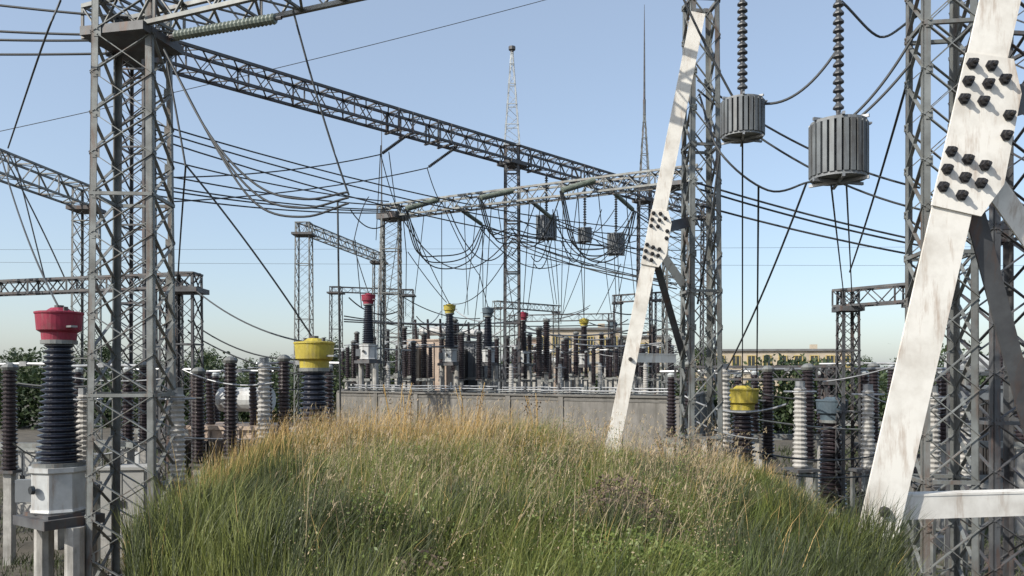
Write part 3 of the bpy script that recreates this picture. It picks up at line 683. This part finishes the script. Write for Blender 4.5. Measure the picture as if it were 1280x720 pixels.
drop(at(722, 232, 40.5), CT[4], 'dropper from the lower beam onto the yellow head by the beige building', .3)
drop(at(752, 262, 50), at(700, 400, 64), 'diagonal dropper crossing left of the small line trap', .4)
drop(at(776, 330, 54), at(745, 395, 64), 'short diagonal dropper left of the thin white leg', .1)
drop(CT[5], at(790, 270, 50), 'dropper from the rightmost far string to the blue-grey head', .5)
drop(at(691, 262, 41), at(699, 385, 66), 'vertical dropper ending at the short gantry beam', 0)
drop(at(476, 182, 40), at(470, 300, 55), 'vertical dropper at the upper left beside the pale mast', 0)
drop(at(486, 190, 42), at(494, 252, 46), 'short inclined dropper onto the left column head', 0)
drop(at(508, 315, 46), at(507, 395, 60), 'vertical wire right of the left lattice column', .0)
drop(at(503, 262, 45), at(508, 318, 46), 'short slack tail under the left column head', .0)
drop(at(510, 315, 46), CT[1] + Vector((-.2, 0, .1)), 'slanting dropper from the left column to the yellow head', .1)
drop(at(461, 246, 44), at(442, 303, 46), 'curved dropper at the left edge of the wall side', -.4)
drop(at(444, 300, 46), at(452, 385, 48), 'dropper falling behind the red head at the wall corner', .0)
drop(at(440, 300, 46), at(462, 370, 45.3), 'slanting dropper onto the red head at the wall corner', .1)
for i, (a, b, s) in enumerate((((700, 300, 50), (770, 303, 54), 1.6), ((708, 285, 50), (768, 262, 54), 1.0), ((745, 300, 52), (800, 275, 54), 1.2), ((668, 330, 47), (690, 298, 49), .9), ((664, 320, 47), (686, 297, 49), .8), ((790, 262, 54), (765, 292, 54), .3), ((696, 262, 48), (730, 300, 51), 2.2))):
    wire([at(*a), at(*b)], 'thin slack wire ' + ['looping deepest between the left and right line traps', 'running from the left trap up to the far string', 'dipping between the small and right traps', 'curling from the tower to the left trap, lower one', 'curling from the tower to the left trap, upper one', 'short, rising from the right trap to the far string', 'sagging under the small middle trap'][i], 'slack loops between the hanging line traps', s, .02)
random.seed(21)
WL = ['beside the left lattice column', 'over the cream tank', 'left of the yellow head', 'right of the yellow head', 'over the grey tank', 'left of the central tower', 'right of the central tower', 'over the pale pink building', 'below the left line trap', 'below the small line trap', 'below the right line trap', 'left of the narrow white leg']
for i, px in enumerate((500, 530, 552, 580, 596, 622, 650, 676, 704, 722, 748, 782)):
    a_ = beamA(px); a = Vector((a_.x, a_.y, ZA - .66)); b = at(px + random.uniform(-30, 30), random.uniform(392, 415), random.uniform(52, 66))
    wire([a, b], 'thin slanting dropper from the lower beam into the yard ' + WL[i], 'thin droppers from the lower beam into the yard', random.uniform(0, .5), .016)
for i, (a, b, s) in enumerate((((500, 268, 46), (640, 292, 47), 2.6), ((560, 258, 44), (640, 300, 47), 2.0), ((640, 285, 47), (700, 245, 41), 1.8), ((438, 262, 42), (492, 268, 46), .9), ((640, 270, 47), (800, 300, 56), .9), ((600, 285, 47), (700, 330, 56), 1.1), ((692, 275, 44), (792, 265, 42), 2.3))):
    wire([at(*a), at(*b)], 'deep slack cable ' + ['from the left column to the central tower', 'from the lower beam middle to the central tower', 'from the central tower up to the lower beam', 'at the far left below the column head', 'from the central tower toward the right line trap', 'from the leftmost far string past the tower', 'between the middle and rightmost far strings'][i], 'deep slack cables below the lower beam', s, .022)
# faint earth wires
wire([at(-60, 177, 60), at(900, -61, 70)], 'thin earth wire climbing across the open sky to the upper right', None, .6, .02)
wire([at(-300, 312, 160), at(1600, 306, 165)], 'faint distant wire level behind the lower gantry, upper', 'faint distant level wires', .3, .02)
wire([at(-300, 326, 160), at(1600, 332, 165)], 'faint distant wire level behind the lower gantry, lower', 'faint distant level wires', .3, .02)
# bus pipes low in the yard
bl = ['highest bus tube', 'bus tube just under the highest', 'slack bus cable over the cream tank', 'bus tube across the yellow head', 'bus tube level with the white tanks', 'bus tube passing the grey tank', 'lowest bus tube above the wall', 'bus tube in front of the beige building', 'slack bus cable right of the tower', 'bus cable nearest the white leaning leg', 'bus cable left of the tower', 'sagging bus cable at the wall corner']
for i, (a, b, s, m, r) in enumerate((((430, 395, 55), (650, 400, 62), .5, 'wire', .03), ((430, 402, 55), (810, 404, 72), .3, 'wire', .03), ((505, 372, 58), (600, 398, 62), .5, 'wire', .025), ((430, 399, 47), (640, 403, 57), .2, 'alu', .03), ((510, 434, 49), (572, 433, 52), 0, 'alu', .04), ((560, 412, 55), (650, 418, 56), .3, 'steel', .035), ((440, 430, 46), (520, 438, 49), .1, 'alu', .035),
                                             ((655, 415, 56), (790, 412, 60), .35, 'alu', .04), ((640, 402, 60), (760, 424, 60), .5, 'alu', .035), ((720, 430, 52), (830, 428, 46), .2, 'alu', .04), ((520, 404, 52), (620, 386, 55), 1.2, 'steel', .03), ((436, 372, 50), (500, 388, 52), .6, 'wire', .03))):
    o = wire([at(*a), at(*b)], 'horizontal %s in the walled yard' % bl[i], 'bus tubes and cables low in the yard', s, r)
    o.name = 'bus_conductor'; o['category'] = 'bus conductor'; o.data.materials[0] = M[m]
random.seed(5)
LMK = ['the left wall corner', 'the left lattice column foot', 'the cream tank', 'the yellow head', 'the grey tank', 'the central tower foot', 'the red head right of the tower', 'the pale pink building', 'the beige building', 'the rightmost yellow head', 'the rightmost blue-grey head', 'the thin white leg']
for i in range(36):
    px = 440 + (i // 3) * 32 + random.uniform(0, 24); d = random.uniform(48, 75); y = (396, 420, 443)[i % 3] + random.uniform(-9, 9)
    a = at(px, y, d); b = at(px + random.uniform(22, 70), y + random.uniform(-14, 16), d + random.uniform(-4, 4))
    o = wire([a, b], 'short %s connecting cable beside %s' % (('high', 'mid-height', 'low')[i % 3], LMK[i // 3]), 'short connecting cables in the walled yard', random.uniform(0, .7), random.uniform(.018, .035))
    o.name = 'connecting_cable'; o['category'] = 'cable'; o.data.materials[0] = M[random.choice(['wire', 'wire', 'steel', 'alu'])]
for i in range(26):
    left = i % 2 == 0
    px = (-5 if left else 850) + (i // 6) * 76 + random.uniform(0, 30); d = random.uniform(15, 22); y = 480 + (i // 2 % 3) * 60 + random.uniform(-20, 20)
    a = at(px, y, d); b = at(px + random.uniform(60, 150), y + random.uniform(-30, 34), d + random.uniform(-2, 2))
    if left and b.x / b.y > -.215: b = at(424, 560, d)
    o = wire([a, b], '%s near connecting cable %s' % (('highest', 'middle', 'lowest')[i // 2 % 3], (['at the left edge', 'behind the big red-headed transformer', 'behind the broad lattice column', 'right of the broad column', 'over the near cream tank'] if left else ['beyond the right wall corner', 'behind the near yellow head on the right', 'between the right near transformers', 'left of the wide white leg', 'behind the wide white leg'])[i // 6]), 'connecting cables of the %s bay' % ('left' if left else 'right'), random.uniform(0, .35), random.uniform(.012, .022))
    o.name = 'connecting_cable'; o['category'] = 'cable'; o.data.materials[0] = M[random.choice(['wire', 'wire', 'steel', 'alu'])]
# near wires, left side
NL = 'near conductors at the left side'
for i, (a, b, s, lab) in enumerate((
    ((-40, 2, 15), (160, 22, 15), .02, 'upper near conductor from the left edge to the broad column head'), ((-40, 37, 15), (150, 44, 15), .02, 'second near conductor from the left edge to the broad column head'),
    ((-40, 49, 15), (150, 50, 15), .02, 'third near conductor from the left edge to the broad column head'), ((-40, 68, 15), (140, 67, 15), .01, 'lowest near conductor from the left edge to the broad column head'),
    ((366, 12, 13.7), (436, 244, 14), .12, 'near slanting wire dropping from the near beam toward the bank'),
    ((205, 60, 14.7), (232, 208, 14.4), -.05, 'short near wire hanging off the broad column head'), ((232, 206, 14.4), (392, 424, 16), -.1, 'near slanting wire landing on the big yellow head'),
    ((232, 208, 14.4), (222, 352, 20), -.1, 'near wire dropping to the low gantry beside the broad column'), ((0, 186, 20.5), (82, 350, 21), -.1, 'near slanting wire at the left edge below the small gantry'),
    ((18, 196, 21.5), (58, 356, 22), 0, 'short near wire under the small left gantry'), ((400, 430, 16), (232, 352, 20), .3, 'near slack wire from the big yellow head leftwards'),
    ((74, 385, 14.6), (0, 190, 20.5), .3, 'near dropper from the small left gantry to the big red head'), ((235, 400, 20), (420, 440, 20), .5, 'near slack bus wire right of the low gantry, upper'), ((235, 415, 20), (420, 470, 20), .3, 'near slack bus wire right of the low gantry, lower'),
    ((0, 478, 17), (240, 486, 18), .15, 'near level bus wire behind the big red head'), ((422, 250, 15), (426, 560, 15.5), 0, 'near vertical wire just left of the grassy bank'))):
    wire([at(*a), at(*b)], lab, NL, s, .022 if i < 4 else .017)
wire([at(76, 0, 14), at(52, 60, 14.5), at(10, 185, 20)], 'near curved wire from the top left down to the small gantry', NL, r=.017)
for k in range(3):
    wire([at(205 + 2 * k, 62 + 4 * k, 14.5), at(262 + 4 * k, 168 + 8 * k, 14), at(322, 232 + 12 * k, 13.8), at(380, 249 + 11 * k, 13.7), at(436, 240 + 7 * k, 13.8)], '%s near slack jumper hanging from the broad column head' % ('upper', 'middle', 'lowest')[k], 'near slack jumpers by the broad column', r=.019)
# near sausage string on beam C
string(at(352, 22, 13.2), at(212, 46, 13.9), .09, 0, 'thick dark insulator string under the near beam by the broad column', None, 'polymer', 26, lip=1.3)
NR = 'near conductors at the right side'; t8 = beamC(928).y; t9 = beamC(1048).y
for i, (a, b, s, lab) in enumerate((
    ((846, -20, 12), (945, 170, 12.2), .1, 'steep near wire at the top passing the small near trap'), ((872, 100, 14.1), (1150, 235, 13), .25, 'near conductor sloping right below the small near trap, upper'), ((872, 112, 14.1), (1150, 262, 13), .3, 'near conductor sloping right below the small near trap, lower'),
    ((872, 229, 14.1), (1160, 303, 14), .05, 'near conductor low across the right side, upper'), ((872, 236, 14.1), (1160, 309, 14), .06, 'near conductor low across the right side, middle'), ((872, 256, 14.1), (1160, 322, 14), .05, 'near conductor low across the right side, lower'),
    ((934, 124, t8), (1048, 60, t9), .3, 'slack wire between the two near line traps'), ((1058, 152, t9), (1142, 45, 9.9), .1, 'near wire from the large trap up to the right lattice column'), ((1066, 154, t9), (1146, 70, 9.9), .05, 'lower near wire from the large trap to the right lattice column'),
    ((1146, 60, 9.9), (1062, 340, 19), .1, 'long near dropper left of the right lattice column'), ((1008, 229, 13), (898, 480, 18), .2, 'long near dropper falling toward the low beam on the right'), ((948, 233, 13), (946, 470, 21.5), 0, 'straight near dropper behind the yellow head on the right'),
    ((900, 190, 13), (872, 380, 14.1), .1, 'near dropper just beyond the open sky edge'), ((880, 545, 14.2), (1130, 560, 18), .35, 'near slack bus wire behind the near yellow head, upper'), ((880, 572, 14.2), (1130, 588, 18), .25, 'near slack bus wire behind the near yellow head, lower'), ((1035, 470, 21), (1130, 540, 20), .1, 'near slanting wire from the low beam end'))):
    wire([at(*a), at(*b)], lab, NR, s, .017)
wire([at(874, 118, 14), at(900, 190, 13), at(960, 238, 13), at(1010, 228, 13), at(1046, 222, t9)], 'near slack jumper loop under the two near traps', NR, r=.017)
wire([at(1146, 20, 9.9), at(1100, 46, 12), at(1052, 2, t9)], 'short near curved wire at the head of the right lattice column', NR, r=.017)

# ------------------------------------------------------------------ buildings far behind
def building(px, d, W, D_, H, nwin, nst, wallm, rz, label):
    p = G(px, d); r = empty('building', (p.x, p.y, 0), rz); tag(r, label, 'building')
    MB().box((0, 0, H / 2), (W, D_, H)).build('wall', wallm, r)
    rf = MB().box((0, 0, H + .15), (W + .6, D_ + .6, .3)).build('roof', 'roof', r)
    m = MB(); m.box((W * .3, 0, H + .7), (.9, .9, .8)); m.build('chimney', wallm, rf)
    MB().box((0, -D_ / 2 - .08, H * .5 + .2), (W, .16, .25)).build('string_course', 'plaster3', r)
    for s in range(nst):
        for k in range(nwin):
            x = -W / 2 + W * (k + .5) / nwin; z = H * (s + .55) / nst
            ww = W / nwin * .5; hh = H / nst * .5
            m = MB(); m.box((x, -D_ / 2 - .03, z), (ww, .06, hh)); f = m.build('window', 'glass', r)
            m = MB()
            for sx in (-1, 1): m.box((x + sx * ww / 2, -D_ / 2 - .08, z), (.12, .14, hh + .12))
            for sz in (-1, 1): m.box((x, -D_ / 2 - .08, z + sz * hh / 2), (ww - .12, .14, .12))
            m.box((x, -D_ / 2 - .08, z), (.08, .12, hh - .12)); m.build('window_frame', 'frame', f)
building(722, 112, 11, 9, 9.2, 7, 2, 'plaster', -.05, 'beige two-storey building with ochre window frames behind the rightmost yellow head')
building(683, 118, 7.5, 8, 8.2, 3, 2, 'plaster2', .05, 'pale pink building right of the central tower')
building(785, 120, 11, 8, 8.6, 5, 2, 'plaster', -.1, 'pale building with small windows behind the thin white leaning leg')
building(960, 120, 22, 9, 6.6, 10, 2, 'plaster', -.1, 'long beige building far behind the near yellow head on the right')

# ------------------------------------------------------------------ trees
def make_tree(name, h, r, nleaf, seed):
    rn = random.Random(seed); root = empty(name)
    m = MB(); m.lathe((0, 0, -.3), (0, 0, h * .6), ((0, .22), (.1, .17), (1, .06)), 8)
    for k in range(9):
        a = rn.uniform(0, 6.28); z = h * rn.uniform(.22, .5); e = Vector((math.cos(a) * r * .7, math.sin(a) * r * .7, z + h * rn.uniform(.12, .35)))
        m.tube([(0, 0, z), Vector((0, 0, z)).lerp(e, .5) + Vector((0, 0, .2)), e], .05, 5)
    m.build('trunk', 'bark', root)
    cl = [(Vector((rn.uniform(-.7, .7) * r, rn.uniform(-.7, .7) * r, h * rn.uniform(.28, .88))), rn.uniform(.22, .42) * r) for _ in range(16)]
    m = MB()
    for k in range(nleaf):
        c, cr = rn.choice(cl); v = Vector((rn.gauss(0, 1), rn.gauss(0, 1), rn.gauss(0, 1))).normalized() * cr * rn.uniform(.5, 1.15)
        p = c + v; s = rn.uniform(.07, .16); u = Vector((rn.gauss(0, 1), rn.gauss(0, 1), rn.gauss(0, .6))).normalized(); w_ = u.cross(Vector((rn.gauss(0, 1), rn.gauss(0, 1), rn.gauss(0, 1)))).normalized()
        i = len(m.v); m.v += [tuple(p - u * s), tuple(p + w_ * s * .5), tuple(p + u * s), tuple(p - w_ * s * .5)]; m.f.append((i, i + 1, i + 2, i + 3))
    m.build('crown', 'leaf', root); return tag(root, 'x', 'tree')
T = [make_tree('tree', 6.5, 2.6, 5200, 1), make_tree('tree', 5.0, 3.0, 5200, 2)]
spots = [(452, 82, 'behind the red head at the left end of the wall'), (472, 95, 'behind the left lattice column'), (500, 90, 'right of the left lattice column'), (430, 100, 'beyond the left wall corner'), (400, 84, 'behind the near yellow head'), (330, 96, 'behind the near cream transformer'),
         (250, 88, 'far behind the broad column, right side'), (180, 92, 'seen through the broad near column'), (120, 80, 'left of the broad near column'), (60, 90, 'behind the big red head'), (10, 84, 'at the left edge'), (655, 125, 'beside the pale pink building'), (756, 128, 'between the beige and pale buildings'),
         (850, 100, 'beyond the right wall corner'), (890, 92, 'left of the near yellow head on the right'), (1010, 88, 'between the two near right transformers'), (1090, 96, 'left of the wide white leg foot'), (1150, 90, 'right of the wide white leg'), (1265, 88, 'at the right edge'), (575, 110, 'behind the grey transformer tank')]
used = [False, False]
for i, (px, d, wh) in enumerate(spots):
    k = i % 2; p = G(px, d); o = place(T[k], used[k], (p.x, p.y, 0), random.uniform(0, 6), 'dark leafy tree far off ' + wh, 'trees behind the switchyard', random.uniform(.8, 1.15)); used[k] = True

# far scrub line on the horizon: uncountable
def leaf_field(name, n, fn, size, m, label):
    P_ = np.array([fn() for _ in range(n)]); u = rng.normal(size=(n, 3)); u /= np.linalg.norm(u, axis=1)[:, None]
    w_ = np.cross(u, rng.normal(size=(n, 3))); w_ /= np.linalg.norm(w_, axis=1)[:, None]
    s = rng.uniform(.5, 1, (n, 1)) * size
    V = np.stack([P_ - u * s, P_ + w_ * s * .5, P_ + u * s, P_ - w_ * s * .5], 1).reshape(-1, 3)
    me = bpy.data.meshes.new(name); me.vertices.add(4 * n); me.vertices.foreach_set('co', V.ravel())
    me.loops.add(4 * n); me.loops.foreach_set('vertex_index', np.arange(4 * n)); me.polygons.add(n)
    me.polygons.foreach_set('loop_start', np.arange(n) * 4); me.update(calc_edges=True); me.materials.append(M[m])
    o = bpy.data.objects.new(name, me); col.objects.link(o); return tag(o, label, 'vegetation', kind='stuff')
def far_pt():
    x = rng.uniform(-150, 150); y = rng.uniform(150, 175); t = 2.8 + 1.4 * math.sin(x * .11) + .9 * math.sin(x * .37 + 1) + .5 * math.sin(x * .9)
    return (x, y, rng.uniform(0, 1) ** .7 * t)
def hedge(pa, pb, h, th):
    a = G(*pa); b = G(*pb)
    def f():
        t = rng.uniform(); p = a.lerp(b, t); hh = h * (.62 + .25 * math.sin(t * 23 + h) + .18 * math.sin(t * 61 + 1) + .1 * math.sin(t * 140))
        return (p.x + rng.normal(0, th), p.y + rng.normal(0, th), gz(p.x, p.y) + hh * rng.uniform(0, 1) ** .75)
    return f
leaf_field('scrub', 30000, hedge((-260, 44), (420, 50), 4.2, .9), .2, 'leaf', 'dark overgrown scrub behind the near equipment at the left')
leaf_field('scrub', 30000, hedge((905, 42), (1560, 44), 4.3, .9), .2, 'leaf', 'dark overgrown scrub behind the near equipment at the right')
leaf_field('scrub', 26000, hedge((415, 92), (660, 98), 5.6, 1.4), .3, 'leaf', 'dark shrubbery behind the transformers of the walled yard')
leaf_field('scrub', 12000, hedge((640, 98), (860, 92), 3.6, 1.2), .28, 'leaf', 'low dark shrubbery in front of the beige buildings')
leaf_field('far_scrub', 26000, far_pt, .6, 'leaf', 'dark line of scrub and woods along the horizon')

# ------------------------------------------------------------------ grass
def noise2(x, y):
    return .5 + .5 * (np.sin(x * 1.7 + 1.3 * np.sin(y * 1.1)) * np.sin(y * 1.4 + 1.7 * np.sin(x * .9 + 2)) * .6 + .4 * np.sin(x * 4.1 + y * 2.3) * np.sin(y * 3.7 - x * 1.9))
def blades(name, X, Y, h, wd, lean, m, label, curl=.5, kind='stuff', z0=None, cat='grass'):
    n = len(X); Z = np.array([gz(x, y) for x, y in zip(X, Y)]) - .03 if z0 is None else z0
    B = np.stack([X, Y, Z], 1); a = 2.2 * np.pi * (noise2(X * 1.1 + 7, Y * 1.1) - .5) + rng.normal(0, 1.3, n); ld = np.stack([np.cos(a), np.sin(a), np.zeros(n)], 1)
    ld[:, 0] += .35; f = rng.uniform(0, np.pi, n); sd_ = np.stack([np.cos(f), np.sin(f), np.zeros(n)], 1)
    L = (lean * rng.uniform(.2, 1.2, n))[:, None]; h = h[:, None]; wd = wd[:, None]
    def pt(t): return B + ld * L * h * (t ** 1.9) + np.array([0, 0, 1.]) * h * (t - curl * L * t * t * .6)
    p1, p2, p3 = pt(.4), pt(.75), pt(1.)
    V = np.stack([B - sd_ * wd, B + sd_ * wd, p1 - sd_ * wd * .85, p1 + sd_ * wd * .85, p2 - sd_ * wd * .55, p2 + sd_ * wd * .55, p3], 1)
    F4 = np.array([0, 1, 3, 2, 2, 3, 5, 4]); F3 = np.array([4, 5, 6])
    idx = (np.arange(n) * 7)[:, None] + np.concatenate([F4, F3])[None]
    me = bpy.data.meshes.new(name); me.vertices.add(7 * n); me.vertices.foreach_set('co', V.astype(np.float32).ravel())
    me.loops.add(11 * n); me.loops.foreach_set('vertex_index', idx.ravel().astype(np.int32)); me.polygons.add(3 * n)
    me.polygons.foreach_set('loop_start', ((np.arange(n) * 11)[:, None] + np.array([0, 4, 8])[None]).ravel().astype(np.int32))
    me.update(calc_edges=True); me.materials.append(M[m]); o = bpy.data.objects.new(name, me); col.objects.link(o)
    tag(o, label, cat, kind=kind); return p3, p2
def scatter(n, dmin, dmax, kl=-.27, kr=.27, pw=1.3):
    d = dmin + (dmax - dmin) * rng.uniform(0, 1, n) ** (1 / pw); k = rng.uniform(kl, kr, n); return k * d, d
def thin(X, Y, p): q = rng.uniform(0, 1, len(X)) < p; return X[q], Y[q]
def wfar(Y): return np.maximum(.0035, Y * .00042)
# green mass
X, Y = scatter(215000, 2.6, 20, -.48, .48); k = X / Y; N = noise2(X, Y)
X, Y = thin(X, Y, np.clip(.30 + 1.0 * noise2(X * 1.5 + 4, Y * 1.3), 0, 1)); k = X / Y; N = .45 * noise2(X * 1.4, Y * 1.2) + .55 * noise2(X * 3.3, Y * 2.4 + 5)
h = (.20 + .78 * N ** 1.2) * (1 - .25 * np.clip(k / .2, 0, 1)) * rng.uniform(.6, 1.2, len(X)); blades('wild_grass', X, Y, h, wfar(Y) * rng.uniform(.5, 1.0, len(X)), np.full(len(X), .45), 'gr_green', 'tall green wild grass covering the bank in front of the wall')
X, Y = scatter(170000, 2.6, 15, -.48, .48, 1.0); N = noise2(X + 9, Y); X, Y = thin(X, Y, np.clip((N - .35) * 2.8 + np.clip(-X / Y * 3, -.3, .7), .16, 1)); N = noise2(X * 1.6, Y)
blades('dark_shade_grass', X, Y, (.34 + .34 * N) * rng.uniform(.6, 1.15, len(X)), wfar(Y) * 1.0, np.full(len(X), .36), 'gr_dark', 'darker green grass clumps low on the bank, their dark colour also painting shadow pockets, densest at left')  # dark blade colour also paints in shadow pockets low in the grass
# dry straw at the back and the left
X, Y = scatter(110000, 4.5, 19, -.48, .48, 1.5); k = X / Y
p = np.clip(sm_ := np.clip((Y - 7.6 + 14 * np.clip(k, -.12, .1)) / 4.5, 0, 1) * (.22 + .78 * np.clip((-k + .02) / .12, 0, 1)) * (.35 + noise2(X * .8 + 3, Y * .8)), 0.03, 1); X, Y = thin(X, Y, p); k = X / Y
h = (.66 + .34 * noise2(X * .7, Y)) * (1 - .30 * np.clip((k + .03) / .15, 0, 1)) * rng.uniform(.6, 1.2, len(X))
p3, p2 = blades('dry_grass', X, Y, h, wfar(Y) * .7, np.full(len(X), .34), 'gr_dry', 'straw coloured dry grass along the top of the bank, thickest at left')
# seed heads on a share of dry stalks and others
q = rng.uniform(0, 1, len(p3)) < .30 * np.clip((Y - 6.5) / 6, .02, 1); S = p3[q] - np.array([0, 0, .03])
blades('seed_heads', S[:, 0], S[:, 1], rng.uniform(.05, .13, len(S)), np.maximum(.0028, S[:, 1] * .0004), np.full(len(S), .9), 'gr_seed', 'pale feathery seed heads nodding on the dry stalks', 1.1, z0=S[:, 2])
X, Y = scatter(2200, 4.5, 14); p3, p2 = blades('tall_stalks', X, Y, rng.uniform(.6, 1.05, len(X)), wfar(Y) * .6, np.full(len(X), .4), 'gr_seed', 'single pale stalks standing above the green grass')
S = p3 - np.array([0, 0, .03]); S = np.repeat(S, 4, 0) + rng.normal(0, .014, (len(S) * 4, 3))
blades('grass_panicles', S[:, 0], S[:, 1], rng.uniform(.02, .06, len(S)), np.full(len(S), .0026), np.full(len(S), .9), 'gr_seed', 'loose pale panicles at the tips of the single stalks', 1., z0=S[:, 2])
# broken straw lying among the stalks and bright young blades at the right
X, Y = scatter(9000, 3.0, 14); X, Y = thin(X, Y, noise2(X * 2, Y * 2) * .9)
blades('fallen_straw', X, Y, rng.uniform(.3, .7, len(X)), wfar(Y), np.full(len(X), 1.9), 'gr_dry', 'bent and broken straw lying through the green grass', .9)
X, Y = scatter(60000, 2.8, 13, -.1, .42); X, Y = thin(X, Y, np.clip(2.2 * noise2(X * 1.9 + 1, Y * 1.5 + 2) - .75, 0, 1))
blades('young_grass', X, Y, rng.uniform(.2, .55, len(X)), wfar(Y) * .9, np.full(len(X), .5), 'gr_lush', 'fresh yellow-green grass clumps on the right half of the bank')
# lush weeds lower right
def weeds(n, cx, cy, sx, sy, hmax, m, name, label, size):
    cnt = 0; P_ = []
    while len(P_) < n:
        x = rng.normal(cx, sx); y = rng.normal(cy, sy)
        if y < 2.8 or y > 15: continue
        hh = hmax * math.exp(-((x - cx) / sx) ** 2 * .35 - ((y - cy) / sy) ** 2 * .35)
        P_.append((x, y, gz(x, y) + rng.uniform(.1, 1) * hh + .03))
    it = iter(P_); leaf_field(name, n, lambda: next(it), size, m, label)
weeds(9000, .75, 4.9, .5, .7, .42, 'gr_lush', 'leafy_weeds', 'bright green leafy weeds at the bottom right of the bank', .028)
weeds(2600, .25, 4.4, .3, .4, .25, 'gr_lush', 'low_weeds', 'low lush weeds at the lower middle of the bank', .022)
X, Y = scatter(2200, 3.2, 13); X, Y = thin(X, Y, .25 + noise2(X * 1.3 + 3, Y * 1.2)); L_ = []
for x_, y_ in zip(X, Y):
    h_ = rng.uniform(.35, .85); n_ = int(rng.uniform(14, 34)); t_ = rng.uniform(.3, 1, n_); z_ = gz(x_, y_); a_ = rng.uniform(-.12, .12, 2)
    L_ += [(x_ + a_[0] * t + rng.normal(0, .035), y_ + a_[1] * t + rng.normal(0, .035), z_ + h_ * t) for t in t_]
sp_ = len(L_) // 2; it1 = iter(L_[:sp_]); it2 = iter(L_[sp_:])
random.shuffle(L_)
leaf_field('small_weeds', sp_, lambda: next(it1), .0085, 'gr_seed', 'small pale flowering weed tops speckled through the grass')
leaf_field('small_weeds', len(L_) - sp_ , lambda: next(it2), .013, 'gr_lush', 'small-leaved green weeds speckled through the grass')
for q_, (x_, y_) in enumerate(((-.9, 5.2), (-.35, 6.6), (-1.1, 8.0), (.3, 8.4), (1.3, 8.2), (-.5, 4.2), (1.9, 10.2))):
    weeds(1500, x_, y_, .22, .3, .5, ('gr_lush', 'gr_dark', 'gr_brown')[q_ % 3], 'weed_patch', ('leafy green', 'dark leafy', 'brown dead')[q_ % 3] + ' weeds in a patch on the bank, ' + ('low at left', 'left of the middle', 'high at the far left', 'at the middle', 'high at the right', 'lowest at left', 'farthest at the right')[q_], .022)
weeds(5000, .82, 5.9, .3, .42, .62, 'gr_brown', 'dead_weeds', 'dark dead weed clump right of the middle of the bank', .022)
# a few tall weeds against the wall
for i, (px, d, h_) in enumerate(((496, 11.5, 1.28), (588, 12, 1.2), (672, 12, 1.0), (746, 12.5, .95), (835, 12.5, .85), (512, 11, 1.2), (805, 11.5, .9))):
    p = G(px, d); p.z = gz(p.x, p.y); r = empty('tall_weed', p)
    tag(r, 'tall dry weed %s against the wall' % ('rising at the left', 'left of the middle', 'at the middle', 'left of the white leg foot', 'right of the white leg foot at the bank edge', 'second from the left', 'just right of the white leg foot')[i], 'weed', 'tall dry weeds standing against the wall')
    m = MB(); L_ = MB()
    for s in range(7):
        a = random.uniform(0, 6.28); e = Vector((math.cos(a) * .22, math.sin(a) * .22, h_ * random.uniform(.7, 1))); mid = e * .5 + Vector((0, 0, .1)); m.tube([(0, 0, 0), mid, e], .005, 4)
        for j in range(16):
            t_ = random.uniform(.45, 1); q = mid.lerp(e, t_) + Vector([random.gauss(0, .035) for _ in range(3)]); u = Vector([random.gauss(0, 1) for _ in range(3)]).normalized() * random.uniform(.015, .035); w_ = u.cross(Vector((0, 0, 1))) * .5
            k0 = len(L_.v); L_.v += [tuple(q - u), tuple(q + w_), tuple(q + u), tuple(q - w_)]; L_.f.append((k0, k0 + 1, k0 + 2, k0 + 3))
    m.build('stem', 'gr_dry', r); L_.build('seed_leaves', 'gr_seed' if i % 2 else 'gr_brown', r)
# rough grass in the side yards
X, Y = scatter(26000, 12, 32, -.72, -.2); X2, Y2 = scatter(26000, 12, 32, .2, .72); X = np.r_[X, X2]; Y = np.r_[Y, Y2]; X, Y = thin(X, Y, np.clip(noise2(X * .6, Y * .6) * 1.6 - .45, .05, 1))
blades('yard_weeds', X, Y, rng.uniform(.12, .4, len(X)), wfar(Y) * 1.3, np.full(len(X), .7), 'gr_dark', 'rough low weeds scattered over the side yards')
